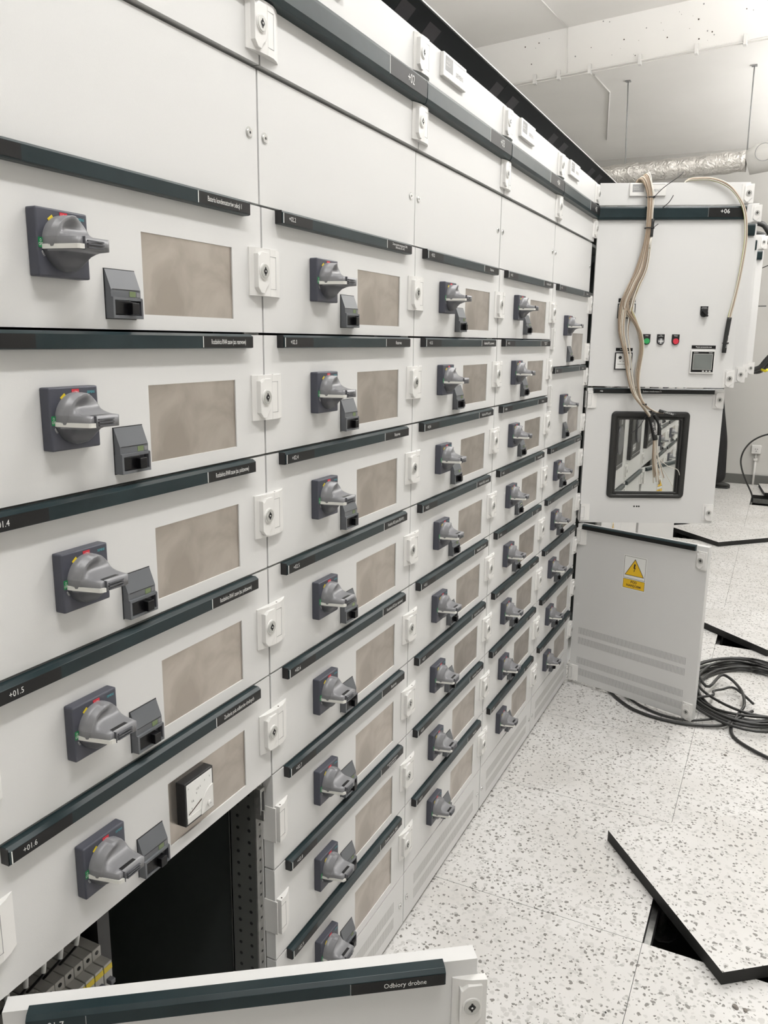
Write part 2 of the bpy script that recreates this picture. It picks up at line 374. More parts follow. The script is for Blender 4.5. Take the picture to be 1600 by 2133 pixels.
def knob_mesh():
    """height field over a disc: a dome with a deep horizontal fin"""
    b = MB(); R = 0.031
    zl = [-0.03085, -0.0285, -0.0245, -0.019, -0.0135, -0.0102, -0.0090, -0.0084, 0.0052, 0.0058, 0.0070, 0.0088, 0.0110, 0.0135, 0.0165, 0.0200, 0.0235, 0.0265, 0.0290, 0.0302, 0.03085]
    sl = [-1, -0.99, -0.96, -0.92, -0.86, -0.80, -0.70, -0.6, -0.5, -0.3, -0.1, 0.1, 0.3, 0.5, 0.65, 0.76, 0.80, 0.86, 0.93, 1.0]
    def depth(x, z):
        r = math.sqrt(x * x + z * z) / R
        sm = lambda a_, b_, t: max(0.0, min(1.0, (t - a_) / (b_ - a_))) ** 2 * (3 - 2 * max(0.0, min(1.0, (t - a_) / (b_ - a_))))
        if z > 0:
            edge = sm(0.55, 0.90, r) * (1 - sm(-0.004, 0.020, x))
            dome = 0.0115 + 0.0095 * edge
        else: dome = 0.006 + 0.012 * math.sqrt(max(0.0, 1 - min(1, r) ** 2))
        if r > 0.985: dome *= 0.55
        # fin profile along x
        if x < -0.0215: fin = 0.003 + 0.0415 * max(0, (x + 0.031)) / 0.0095
        elif x < 0.0235: fin = 0.0445 + 0.003 * (x + 0.0215) / 0.045
        else: fin = max(0.0, 0.0475 - 0.0475 * (x - 0.0235) / 0.0075)
        if z > 0.0055: k = math.exp(-((z - 0.0055) / 0.0042)) * (0.72 if z > 0.0057 else 0.95)
        elif z < -0.0087: k = math.exp(-((-0.0087 - z) / 0.0035)) * 0.6
        else: k = 1.0
        return dome + max(0, fin - dome) * k
    rows = []
    mk, md = b.mi(knob_m), b.mi(knobdark)
    for z in zl:
        hw = math.sqrt(max(1e-9, R * R - z * z)); hw = max(hw, 0.0015)
        rows.append([b.bm.verts.new((s * hw, -0.0155 - depth(s * hw, z), z)) for s in sl])
    base = []
    for a, c in zip(rows, rows[1:]):
        for j in range(len(sl) - 1):
            f = b.bm.faces.new((a[j], a[j + 1], c[j + 1], c[j])); f.smooth = True
            f.material_index = mk if (a[0].co.z + c[0].co.z) / 2 > -0.010 else md
    for side in (0, -1):
        prev = None
        for rw in rows:
            v = rw[side]; q = b.bm.verts.new((v.co.x, -0.0155, v.co.z))
            if prev:
                f = b.bm.faces.new((prev[0], prev[1], q, v)) if side == 0 else b.bm.faces.new((prev[1], prev[0], v, q)); f.smooth = True
                f.material_index = mk if v.co.z > -0.008 else md
            prev = (v, q)
    for rw in (rows[0], rows[-1]):
        q = [b.bm.verts.new((v.co.x, -0.0155, v.co.z)) for v in rw]
        for j in range(len(rw) - 1): b.bm.faces.new((rw[j], rw[j + 1], q[j + 1], q[j])).material_index = mk
    # slot in the fin top, grip ridges on its front end
    b.box(-0.0125, 0.0135, -0.0575, -0.0510, 0.0046, 0.00575, black_m, 0.0004)
    b.box(-0.0140, -0.0132, -0.0640, -0.0180, -0.0086, 0.0056, knobdark)
    for k in range(3): b.box(-0.010, 0.014, -0.0642 - 0.0006, -0.0625, -0.0065 + k * 0.0035, -0.0050 + k * 0.0035, knobdark)
    bmesh.ops.recalc_face_normals(b.bm, faces=b.bm.faces[:])
    return b.mesh('rotary_handle')
def stripe_mesh():
    b = MB(); z0, z1 = -0.0078, -0.0026
    b.prism([(-0.0318, -0.0165), (-0.0225, -0.0606), (-0.0205, -0.0625), (-0.0150, -0.0640), (-0.0150, -0.0615), (-0.0195, -0.0580), (-0.0285, -0.0165)], 2, z0, z1, stripe_m)
    return b.mesh('white_pointer_line')
deep_black = mat('deep_black_plastic', (0.004, 0.004, 0.005), 0.3, spec=0.3)
def breaker_mesh():
    b = MB(); hw = 0.0262
    b.prism([(0.0, 0.0302), (-0.0015, 0.0302), (-0.0105, 0.0060), (-0.0105, -0.0035), (-0.0135, -0.0040), (-0.0135, -0.0075), (-0.0035, -0.0078),
             (-0.0035, -0.0255), (-0.0140, -0.0262), (-0.0140, -0.0300), (0.0, -0.0302)], 0, -hw, hw, breaker_m)
    b.box(-hw - 0.0003, -hw + 0.003, -0.0138, 0, -0.0302, -0.005, breaker_m); b.box(hw - 0.003, hw + 0.0003, -0.0138, 0, -0.0302, -0.005, knobdark)
    b.box(-hw - 0.001, hw + 0.001, -0.0008, 0.0, -0.0312, 0.0312, black_m)
    b.box(-0.0232, 0.0060, -0.0132, -0.0030, -0.0252, -0.0082, deep_black, 0.0006); b.box(-0.0010, 0.0115, -0.0215, -0.004, -0.0250, -0.0105, deep_black, 0.0008); b.box(0.006, 0.023, -0.0060, -0.0030, -0.0252, -0.0082, knobdark)
    b.box(0.006, 0.017, -0.0109, -0.0100, -0.0028, 0.0040, greenw); b.box(0.0185, 0.0245, -0.0109, -0.0100, -0.0028, 0.0030, knob_m)
    b.box(-0.0235, 0.0235, -0.0109, -0.0100, 0.0052, 0.0060, black_m)
    return b.mesh('breaker_front')
def strip_mesh(x0, x1, sep=0.4335, lab0=0.115):
    b = MB()
    b.prism([(0.001, -0.0008), (-0.0085, -0.0008), (-0.0140, -0.0045), (-0.0140, -0.0215), (-0.0105, -0.0225), (0.001, -0.0225)], 0, x0, x1, strip_m, 0.0004)
    b.box(x0 - 0.0012, x0, -0.0128, 0.001, -0.0222, -0.0012, black_m)
    b.box(x0 + 0.0042, x0 + lab0 - 0.02, -0.0144, -0.0138, -0.0208, -0.0050, label_m); b.box(x0 + 0.0026, x0 + 0.0040, -0.0146, -0.0138, -0.0208, -0.0050, white_p)
    b.box(sep + 0.0012, x1 - 0.0012, -0.0144, -0.0138, -0.0208, -0.0050, label_m); b.box(sep - 0.0002, sep + 0.0010, -0.0146, -0.0138, -0.0208, -0.0050, white_p)
    return b.mesh('label_strip')
LATCH = latch_mesh(); HINGE = hinge_mesh(); SCREW = screw_mesh(); HPLATE = handle_plate_mesh(); KNOB = knob_mesh(); STRIPE = stripe_mesh(); BRK = breaker_mesh(); STRIP = strip_mesh(0.0415, 0.5585)
MARK = MB(); MARK = None
def door_panel(h, window, cutw=(0.3303, 0.5275), y1=0.022):
    """panel whose top edge is at z=0; window = (ztop, zbottom) offsets or None"""
    b = MB(); hs = [(cutw[0], cutw[1], window[1], window[0])] if window else []
    b.holed(0.0022, W - 0.0022, -h + 0.0022, -0.0018, hs, 0.0, y1, paint, 0.0028)
    return b.mesh('compartment_door')
DOOR_STD = door_panel(0.2, (-0.0715, -0.1775)); DOOR_TALL = door_panel(0.3, (-0.172, -0.277), (0.345 + 0.175, 0.525) if False else (0.333, 0.5225))
def vplate(w0, w1, z0, z1):
    b = MB(); b.box(w0 - 0.004, w1 + 0.004, 0.0020, 0.0032, z0 - 0.004, z1 + 0.004, plateA)
    return b.mesh('viewing_plate')
VP_STD = vplate(0.3303, 0.5275, -0.1775, -0.0715); VP_TALL = vplate(0.333, 0.5225, -0.277, -0.172)
vcount = 0
def handle_set(door, cx, cz, detail=True):
    put('handle_plate', HPLATE, door, (cx, 0, cz)); put('rotary_handle', KNOB, door, (cx, 0, cz)); put('pointer_line', STRIPE, door, (cx, 0, cz))
    text('SIEMENS', door, cx + 0.026, -0.0166, cz + 0.0300, 0.0046, teal_m, 0.72)
    if detail:
        text('I ON', door, cx + 0.002, -0.0167, cz + 0.0305, 0.0052, white_p, 0.8); text('O\nOFF', door, cx - 0.0334, -0.0167, cz - 0.001, 0.0048, white_p, 0.7)
        text('RESET', door, cx - 0.0310, -0.0167, cz - 0.0130, 0.0032, white_p, 0.8, rot=(0, math.radians(62), 0))
def std_door(cab, zt, name_l, name_r, hinge=True, latch=True, tall=False, meter=False, fade=False):
    d = put('compartment_door', DOOR_TALL if tall else DOOR_STD, cab, (0, 0, zt))
    put('label_strip', STRIP, d)
    text(name_l, d, 0.060, -0.0148, -0.0129, 0.0105, white_p, 0.88, 'LEFT')
    if name_r:
        two = '\n' in name_r; n = max(len(s) for s in name_r.split('\n'))
        sz = 0.0066 if two else 0.0104; xs = min(0.80, 0.108 / (n * sz * 0.56))
        text(name_r, d, 0.495, -0.0148, -0.0129, sz, white_p, xs)
    if tall:
        zz = -0.1448; vp = VP_TALL
        handle_set(d, 0.2215, zz); put('breaker_front', BRK, d, (0.286, 0, -0.2535))
    else:
        vp = VP_STD; handle_set(d, 0.1850, -0.1035); put('breaker_front', BRK, d, (0.2865, 0, -0.1540))
    put('viewing_plate', vp, d)
    zs = [-0.051, -0.248] if tall else [-0.103]
    for z in zs:
        if latch: put('latch', LATCH, d, (W, 0, z))
    for z in ([-0.103, -0.197] if tall else [-0.103]):
        if hinge: put('hinge', HINGE, d, (0, 0, z))
    return d

FOOT = MB().box(0, 0.06, 0, 0.06, 0.0, 0.0125, black_m).mesh('foot_block'); RAIL = MB().box(0.021, W - 0.021, 0.0250, 0.100, -0.006, 0.006, unlit_zinc).mesh('cross_rail'); SHELF = MB().box(0.006, W - 0.006, 0.100, 0.57, -0.002, 0.002, unlit_zinc).mesh('shelf')
def carcass(cab, front=True):
    b = MB()
    b.box(0.0005, 0.0022, 0.024, 0.598, 0.012, 2.195, paint)                 # sides
    b.box(W - 0.0022, W - 0.0005, 0.024, 0.598, 0.012, 2.195, paint)
    b.box(0.0022, W - 0.0022, 0.594, 0.598, 0.012, 2.195, paint)
    b.box(0.0022, W - 0.0022, 0.024, 0.594, 2.190, 2.195, paint)
    b.box(0.0022, W - 0.0022, 0.04, 0.594, 0.012, 0.016, paint)
    o = b.obj('cabinet_body', cab)
    b = MB()
    for xx in (0.0024, W - 0.0204):
        b.box(xx, xx + 0.018, 0.0235, 0.0265, 0.016, 2.188, zinc)
        fx = xx + 0.0165 if xx < 0.1 else xx
        b.box(fx, fx + 0.0015, 0.0265, 0.085, 0.016, 2.188, mat('shaded_post_steel', (0.16, 0.165, 0.155), 0.45, 0.5))  # flange in a darker copy of the post steel, shade painted in
        b.box(xx, xx + 0.018, 0.082, 0.085, 0.016, 2.188, zinc)
        side = fx - 0.0004 if xx > 0.1 else fx + 0.0012
        for k in range(0, 84):
            z = 0.05 + k * 0.025
            if 0.30 < z < 0.80:
                for yy in (0.040, 0.066): b.cyl((yy, z), 0.0035, 0, side, side + 0.0008, black_m, 8)
                b.cyl((xx + 0.011, z + 0.012), 0.0028, 1, 0.0231, 0.0236, black_m, 8)
    b.obj('mounting_post', cab)
    b = MB(); b.box(0.004, W - 0.004, 0.585, 0.592, 0.05, 2.15, unlit_zinc); b.box(W - 0.0045, W - 0.0024, 0.10, 0.585, 0.05, 2.15, unlit_zinc); b.box(0.0024, 0.0045, 0.10, 0.585, 0.05, 2.15, unlit_zinc)
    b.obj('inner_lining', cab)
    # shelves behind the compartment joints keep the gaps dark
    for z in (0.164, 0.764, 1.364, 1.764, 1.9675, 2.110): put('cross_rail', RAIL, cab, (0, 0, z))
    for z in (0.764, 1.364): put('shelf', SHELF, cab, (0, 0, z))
    # feet
    for xx in (0.01, W - 0.07):
        for yy in (0.05, 0.52): put('foot_block', FOOT, cab, (xx, yy, 0))
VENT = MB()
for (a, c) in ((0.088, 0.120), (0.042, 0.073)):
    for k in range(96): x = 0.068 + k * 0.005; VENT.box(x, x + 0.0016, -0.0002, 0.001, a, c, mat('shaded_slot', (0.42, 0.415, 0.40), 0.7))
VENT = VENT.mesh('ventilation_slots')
BOTTOM = MB().holed(0.0022, W - 0.0022, 0.0135, 0.1618, [], 0.0, 0.022, paint, 0.0025).mesh('plinth_panel')
BLANK = MB().holed(0.0022, W - 0.0022, 1.7665, 1.9635, [], 0.003, 0.022, paint, 0.0025).mesh('blank_panel')
HEADLOW = MB().holed(0.0022, W - 0.0022, 1.9690, 2.1085, [], -0.003, 0.022, paint, 0.003).mesh('head_door')
HEADTOP = MB().holed(0.0022, W - 0.0022, 2.1120, 2.2000, [], -0.003, 0.022, paint, 0.003).mesh('head_door')
def bigstrip_mesh():
    b = MB()
    b.prism([(-0.002, 2.1100), (-0.0190, 2.1075), (-0.0225, 2.1000), (-0.0225, 2.0700), (-0.0190, 2.0600), (-0.002, 2.0570)], 0, 0.0015, W - 0.0015, strip_m, 0.0008)
    b.box(0.4210, 0.6030, -0.0229, -0.0220, 2.0690, 2.1020, label_m); b.box(0.4190, 0.4206, -0.0231, -0.0220, 2.0690, 2.1020, white_p)
    return b.mesh('label_strip')
BIGSTRIP = bigstrip_mesh()
def logo_mesh():
    b = MB(); b.box(0.113, 0.2585, -0.012, -0.002, 2.1475, 2.1985, white_plastic, 0.002)
    b.box(0.124, 0.170, -0.0123, -0.0115, 2.1625, 2.1930, grey_p); b.box(0.176, 0.252, -0.0123, -0.0115, 2.1915, 2.1925, grey_p)
    return b.mesh('name_plate')
LOGO = logo_mesh()
def top_parts(cab, num, head_open=False, low_hinge=True):
    if num not in ('+06', '+07', '+09'):
        h = put('head_door', HEADTOP, cab); put('latch', LATCH, h, (W, -0.003, 2.156)); put('hinge', HINGE, h, (0, -0.003, 2.156))
        put('name_plate', LOGO, h)
        text('SIVACON\nsiemens.com', h, 0.127, -0.0126, 2.178, 0.0078, white_p, 0.62, 'LEFT'); text('SIEMENS', h, 0.212, -0.0126, 2.168, 0.0145, grey_p, 0.9)
        h2 = put('head_door', HEADLOW, cab); put('label_strip', BIGSTRIP, h2, (0, 0, 0)); put('latch', LATCH, h2, (W, -0.003, 2.020)); put('hinge', HINGE, h2, (0, -0.003, 2.020))
        text(num, h2, 0.520, -0.0233, 2.0850, 0.026, white_p, 0.85)
        p = put('blank_panel', BLANK, cab)
        for xx in (0.0185, W - 0.0235): put('quarter_turn_screw', SCREW, p, (xx, 0.003, 1.868))
ROOF = MB(); n = Vector((0, -0.7071, 0.7071))
ROOF.prism([(0.100, 2.1600), (0.100, 2.1630), (-0.0035, 2.2655), (-0.0035, 2.2610)], 0, 0.0, W, blackmat)
ROOF.prism([(-0.0030, 2.2638), (-0.0050, 2.2638), (-0.0050, 2.2668), (-0.001, 2.2668)], 0, 0.0, W, paint)  # pale strip painted in as the highlight along the top edge
for (a, c) in ((0.077, 0.142), (W - 0.065, W - 0.001)):
    ROOF.prism([(0.0600, 2.1985), (0.0594, 2.1979), (0.0080, 2.2494), (0.0086, 2.2500)], 0, a, c, mat('dark_mesh_patch', (0.034, 0.032, 0.036), 0.6, spec=0.2))
ROOF = ROOF.mesh('roof_plate')
FRAME_MAT = None

NAMES = {
 1: ['Bateria kondensatorów sekcji 1', 'Rozdzielnica RN4A zasuw (zas. rezerwowe)', 'Rozdzielnica RN40 zasuw (zas. podstawowe)', 'Rozdzielnica RN4/1 zasuw (zas. podstawowe)', 'Zasilanie pola odbiorów drobnych'],
 2: ['Zestaw gniazd remontowych ZRG\n(hala pomp OZ -6.4)', 'Rezerwa', 'Rezerwa', 'Rozdzielnica RNZ (zasilanie SPSU4 WP 1)', 'Rozdzielnica RO2 (zas. rezerwowe)', 'Rezerwa', 'Rozdzielnica RNS Rezerwa\n(zas. podstawowe)', 'Zestaw remont. ZRG'],
 3: ['Rezerwa', 'Rozdzielnica RWP (zas. rezerwowe)', 'Rozdzielnica RWP (zas. podst.)', 'Rozdzielnica RNZ (zas. rezerwowe)', 'Rozdzielnica RNZ (zas. podst.)', 'Rozdzielnica RWK (zas. rezerwowe)', 'Rozdzielnica RTZ (zas. podst.)', 'Rezerwa'],
 4: ['Rozdzielnica RW', 'Rozdzielnica RTZ\n(zasilanie 1)', 'Rezerwa', 'Rozdzielnica RNZ', 'Rozdzielnica R1\n(zasilanie 2)', 'Rezerwa', 'Rozdzielnica RO', 'Rozdzielnica RP'],
 5: ['Rezerwa', 'Rezerwa', 'Rozdzielnica RP', 'Rozdzielnica RK', 'Rozdzielnica RN', 'Rezerwa', 'Rezerwa'],
}
CLAB = {
 1: 'light grey switchgear column nearest the camera, marked +01, its bottom compartment door swung open',
 2: 'second switchgear column of the row, header +02, bordering the open bottom compartment',
 3: 'third switchgear column of the row, under the +03 header',
 4: 'fourth switchgear column, adjoining the one with two taller compartments',
 5: 'light grey switchgear column marked +05 with two taller top compartments, beside the open doors',
 6: 'switchgear column marked +06 with its control door, window door and warning-sticker door swung open',
 7: 'open-fronted switchgear column directly behind the open +06 doors, seen through the black-framed window',
 8: 'second switchgear column behind the +06 doors, its tall breaker visible through the window',
 9: 'switchgear column behind the window whose lower door stands ajar with a yellow sticker',
 10: 'first many-handled switchgear column seen through the window, past the door ajar with the sticker',
 11: 'many-handled switchgear column in the middle of the far three seen through the window',
 12: 'last many-handled switchgear column at the far end of the row, nearest the grey skirting wall'}
CABS = {}
for i in range(1, 13):
    cab = thing('switchgear_cabinet', CLAB[i], 'switchgear', (X0[i - 1], 0, 0)); CABS[i] = cab
    cab['group'] = 'columns of the switchgear row'
    carcass(cab)
    num = '+%02d' % i
    top_parts(cab, num)
    put('roof_plate', ROOF, cab)
    if i <= 5 or i >= 10:
        nm = NAMES.get(i, ['Rezerwa'] * 8)
        if i == 1:
            for k in range(5): std_door(cab, ztop(k + 1), '+01.%d' % (k + 2), nm[k])
        elif i == 5:
            std_door(cab, 1.764, '+05.2', nm[0], tall=True); std_door(cab, 1.464, '+05.3', nm[1], tall=True)
            for k in range(5): std_door(cab, ztop(4 + k), '+05.%d' % (k + 4), nm[k + 2])
        else:
            for k in range(8): std_door(cab, ztop(k + 1), '%s.%d' % (num, k + 2), nm[k])
        if i != 1:
            p = put('plinth_panel', BOTTOM, cab); put('ventilation_slots', VENT, p)['kind'] = 'stuff'
            for xx in (0.0215, W - 0.0215): put('quarter_turn_screw', SCREW, p, (xx, 0, 0.080))

# ------------------------------------------------------------------ generic larger door (own frame: x from hinge side, front face y=0)
def big_panel(name, wd, z0, z1, hs=(), bev=0.003): return MB().holed(0.0, wd, z0, z1, list(hs), 0.0, 0.0245, paint, bev).mesh(name)
# --- column 1: bottom door +01.7, swung open
c1 = CABS[1]
d = put('compartment_door', big_panel('compartment_door', 0.590, 0.018, 0.761), c1, (-0.594 - X0[0], -0.012, 0), math.radians(-54.6))
b = MB(); b.prism([(0.004, 0.7635), (-0.0100, 0.7625), (-0.0155, 0.7580), (-0.0155, 0.7410), (-0.0120, 0.7395), (0.001, 0.7395)], 0, 0.030, 0.5440, strip_m, 0.0005)
b.box(0.421, 0.5425, -0.0160, -0.0150, 0.7412, 0.7572, label_m); b.box(0.4195, 0.4202, -0.0161, -0.0150, 0.7412, 0.7572, grey_p); b.box(0.0985, 0.0992, -0.0161, -0.0150, 0.7412, 0.7572, grey_p)
b.obj('label_strip', d); text('+01.7', d, 0.048, -0.0163, 0.7492, 0.0125, white_p, 0.9, 'LEFT'); text('Odbiory drobne', d, 0.4905, -0.0163, 0.7492, 0.0098, white_p, 0.86)
for z in (0.700, 0.085): put('latch', LATCH, d, (0.594, 0, z))
put('latch', LATCH, d, (0.594, 0, 0.39)); 
for z in (0.700, 0.39, 0.085): put('hinge', HINGE, d, (-0.005, 0, z))
# compartment contents of column 1
b = MB(); b.box(0.02, W - 0.02, 0.028, 0.055, 0.747, 0.762, mat('brown_grey_edge', (0.30, 0.28, 0.25), 0.5)); b.obj('shelf_edge', c1)
b = MB(); b.box(W - 0.0205, W - 0.006, 0.012, 0.0235, 0.690, 0.742, zinc, 0.001); b.box(W - 0.016, W - 0.010, 0.0112, 0.0125, 0.697, 0.735, black_m); b.box(W - 0.0200, W - 0.0168, 0.006, 0.0235, 0.680, 0.700, zinc); b.obj('striker_bracket', c1)
b = MB(); b.box(0.03, 0.31, 0.190, 0.195, 0.35, 0.74, unlit_zinc); b.box(0.285, 0.31, 0.12, 0.190, 0.30, 0.74, black_m)
for k in range(14): b.cyl((0.15, 0.35 + k * 0.028), 0.004, 0, 0.3098, 0.3106, black_m, 8)
b.obj('mounting_plate', c1)
b = MB(); b.box(0.03, 0.300, 0.150, 0.158, 0.572, 0.590, zinc); b.box(0.03, 0.30, 0.150, 0.190, 0.578, 0.584, zinc); b.obj('mounting_rail', c1)
for k in range(13):
    b = MB(); x = 0.035 + k * 0.0182; z = 0.578
    b.box(x, x + 0.0172, 0.100, 0.150, z - 0.040, z + 0.040, beige_pl, 0.0012); b.box(x + 0.0005, x + 0.0167, 0.078, 0.1002, z - 0.022, z + 0.022, beige_pl, 0.001)
    b.cyl((x + 0.0086, z + 0.032), 0.0035, 1, 0.0994, 0.1002, black_m, 8); b.cyl((x + 0.0086, z - 0.032), 0.0035, 1, 0.0994, 0.1002, black_m, 8)
    b.box(x + 0.0004, x + 0.0168, 0.0774, 0.0782, z + 0.008, z + 0.0175, yellow_m)
    o = b.obj('circuit_breaker', c1); MB().box(x + 0.004, x + 0.0132, 0.068, 0.079, z - 0.012, z - 0.004, knobdark, 0.001).obj('toggle', o)
for k in range(5):
    b = MB(); b.tube([(0.092 + k * 0.03, 0.125, 0.617), (0.095 + k * 0.03, 0.090, 0.66), (0.102 + k * 0.034, 0.10, 0.71), (0.11 + k * 0.034, 0.15, 0.74)], 0.0022, black_m, 6)
    b.tube([(0.0945 + k * 0.0303, 0.0905, 0.662), (0.099 + k * 0.0325, 0.095, 0.688)], 0.0036, white_p, 8); b.obj('wire', c1)
# metering window of +01.6
dd = [o for o in c1.children if o.name.startswith('compartment_door')][4]
b = MB(); b.box(0.3500, 0.4190, -0.0150, 0.003, -0.1525, -0.0795, black_m, 0.0012); b.box(0.3535, 0.4155, -0.0156, -0.0145, -0.1490, -0.0830, white_p)
b.prism([(0.3535, -0.148), (0.378, -0.148), (0.388, -0.138), (0.3535, -0.138)], 1, -0.0162, -0.0155, white_plastic)
pts = [(0.4155 - 0.030 * math.sin(t), -0.1490 + 0.040 * math.cos(t)) for t in [k * PI / 2 / 8 for k in range(9)]]
b.prism([(0.4155, -0.1490)] + pts, 1, -0.0172, -0.0155, white_plastic); b.cyl((0.4045, -0.1375), 0.0045, 1, -0.0200, -0.0170, white_plastic, 14); b.box(0.4025, 0.4065, -0.0203, -0.0199, -0.1379, -0.1371, grey_p)
b.prism([(0.357, -0.1345), (0.357, -0.1335), (0.388, -0.122), (0.388, -0.1235)], 1, -0.0164, -0.0155, dark_p)
for k in range(7):
    t = k * PI / 2 / 6; x = 0.409 - 0.046 * math.cos(t); z = -0.139 + 0.046 * math.sin(t); b.box(x - 0.0004, x + 0.0004, -0.0159, -0.0155, z - 0.0015, z + 0.0015, grey_p)
b.obj('ammeter', dd)
for s, x, z in (('0', 0.359, -0.130), ('50', 0.366, -0.115), ('100', 0.379, -0.100), ('A', 0.357, -0.090)): text(s, dd, x, -0.0161, z, 0.0052, grey_p)

# ------------------------------------------------------------------ column 6 doors
c6 = CABS[6]; HX, HY = 2.432 - X0[5], -0.012
A6 = math.radians(-70)
# head door
d = put('head_door', MB().holed(0.003, 0.600, 2.113, 2.200, [], 0.0, 0.022, paint, 0.003).mesh('head_door'), c6, (HX, HY, 0), A6)
put('name_plate', LOGO, d, (0.008, 0.003, 0.0)); text('SIVACON\nsiemens.com', d, 0.135, -0.0095, 2.178, 0.0078, white_p, 0.62, 'LEFT'); text('SIEMENS', d, 0.220, -0.0095, 2.168, 0.0145, grey_p, 0.9)
put('latch', LATCH, d, (0.605, 0, 2.155))
# control door
d = put('control_door', MB().holed(0.003, 0.600, 1.372, 2.109, [], 0.0, 0.0245, paint, 0.003).mesh('control_door'), c6, (HX, HY, 0), A6)
b = MB(); b.prism([(0.001, 2.1075), (-0.0130, 2.1060), (-0.0160, 2.0990), (-0.0160, 2.0640), (-0.0130, 2.0555), (0.001, 2.0545)], 0, 0.0, 0.590, strip_m, 0.0008)
b.box(0.440, 0.589, -0.0165, -0.0155, 2.0635, 2.0995, label_m); b.box(0.4388, 0.4396, -0.0165, -0.0155, 2.0635, 2.0995, grey_p); b.obj('label_strip', d)
text('+06', d, 0.505, -0.0168, 2.0850, 0.0245, white_p, 0.98)
put('latch', LATCH, d, (0.601, 0, 1.412))
def tagplate(door, x0, x1, z0, z1, s=None, sz=0.0075, xs=0.8):
    o = MB().box(x0, x1, -0.0018, 0.0, z0, z1, label_m).obj('name_tag', door)
    if s: text(s, door, (x0 + x1) / 2, -0.0021, (z0 + z1) / 2, sz, white_p, xs)
tagplate(d, 0.108, 0.178, 1.7245, 1.7405, 'Przekładnik', 0.009)
b = MB(); b.box(0.106, 0.1795, -0.006, 0.0, 1.658, 1.7195, black_m, 0.001); b.box(0.1095, 0.1755, -0.0064, -0.0055, 1.6620, 1.7155, white_p)
for xx in (0.118, 0.145): b.prism([(xx, 1.688), (xx + 0.003, 1.688), (xx + 0.019, 1.702), (xx + 0.016, 1.702)], 1, -0.0068, -0.006, dark_p)
b.cyl((0.166, 1.668), 0.003, 1, -0.0068, -0.006, dark_p, 10); b.obj('meter', d)
tagplate(d, 0.111, 0.181, 1.5225, 1.5355, 'Pomiar temp.', 0.008)
b = MB(); b.box(0.1085, 0.1815, -0.008, 0.0, 1.4435, 1.5165, black_m, 0.001); b.box(0.1130, 0.1770, -0.0084, -0.0075, 1.4480, 1.5120, white_p)
b.cyl((0.130, 1.495), 0.0068, 1, -0.011, -0.008, black_m, 16); b.box(0.120, 0.168, -0.0088, -0.008, 1.4660, 1.4674, dark_p); b.box(0.128, 0.134, -0.0088, -0.008, 1.4780, 1.4800, dark_p); b.box(0.142, 0.146, -0.0088, -0.008, 1.4780, 1.4800, dark_p)
for k in range(6): b.box(0.118 + k * 0.009, 0.122 + k * 0.009, -0.0088, -0.008, 1.5060, 1.5068, grey_p); b.box(0.118 + k * 0.009, 0.121 + k * 0.009, -0.0088, -0.008, 1.4560, 1.4567, grey_p)
b.obj('timer_relay', d)
def button(door, cx, zc, m, s, cross=False):
    b = MB(); hw = 0.0155
    pts = [(cx - hw, zc + 0.0285), (cx + hw, zc + 0.0285)] + [(cx + hw * math.cos(t), zc + hw * math.sin(t)) for t in [-k * PI / 12 for k in range(13)]]
    b.prism(pts, 1, 0.0, -0.003, black_m); b.cyl((cx, zc), 0.0150, 1, -0.002, -0.007, black_m, 24); b.cyl((cx, zc), 0.0118, 1, -0.006, -0.0105, m, 24)
    if cross: b.box(cx - 0.0105, cx + 0.0105, -0.0112, -0.010, zc - 0.0018, zc + 0.0018, white_p); b.box(cx - 0.0018, cx + 0.0018, -0.0112, -0.010, zc - 0.0105, zc + 0.0105, white_p)
    b.obj('push_button' if not cross else 'key_switch', door); text(s, door, cx, -0.0033, zc + 0.0225, 0.0056, white_p, 0.85)
button(d, 0.2353, 1.5655, mat('green_button', (0.03, 0.34, 0.10), 0.35), 'Załącz')
button(d, 0.2935, 1.5655, knob_m, 'Test\nkasowanie', True)
button(d, 0.3550, 1.5655, mat('red_button', (0.60, 0.035, 0.06), 0.35), 'Wyłącz')
b = MB(); pts = [(0.446, 1.7104), (0.4770, 1.7104)] + [(0.4615 + 0.0155 * math.cos(t), 1.6815 + 0.0155 * math.sin(t)) for t in [-k * PI / 12 for k in range(13)]]
b.prism(pts, 1, 0.0, -0.003, black_m); b.cyl((0.4615, 1.6815), 0.0145, 1, -0.002, -0.012, black_m, 24); b.prism([(0.447, 1.692), (0.452, 1.696), (0.476, 1.671), (0.471, 1.667)], 1, -0.010, -0.024, black_m, 0.001)
b.obj('selector_switch', d); text('Sterowanie\nautomatyczne', d, 0.4615, -0.0033, 1.7040, 0.0052, white_p, 0.8)
tagplate(d, 0.4245, 0.5225, 1.5362, 1.5496, 'Pomiar parametrów sieci', 0.0085, 0.75)
b = MB(); b.box(0.4220, 0.5210, -0.010, 0.0, 1.4320, 1.5280, white_plastic, 0.0015); b.box(0.4262, 0.5168, -0.0106, -0.009, 1.4385, 1.5240, label_m)
b.box(0.4320, 0.5110, -0.0116, -0.010, 1.4485, 1.5150, lockmetal); b.box(0.4340, 0.5090, -0.0120, -0.011, 1.4505, 1.5130, screen_m)
for k in range(3): b.box(0.473 + k * 0.0135, 0.481 + k * 0.0135, -0.0114, -0.0105, 1.4408, 1.4448, white_p)
b.obj('measuring_display', d); text('SENTRON', d, 0.442, -0.0109, 1.5195, 0.0050, white_p, 0.8); text('SIEMENS', d, 0.502, -0.0109, 1.5195, 0.0050, white_p, 0.8)
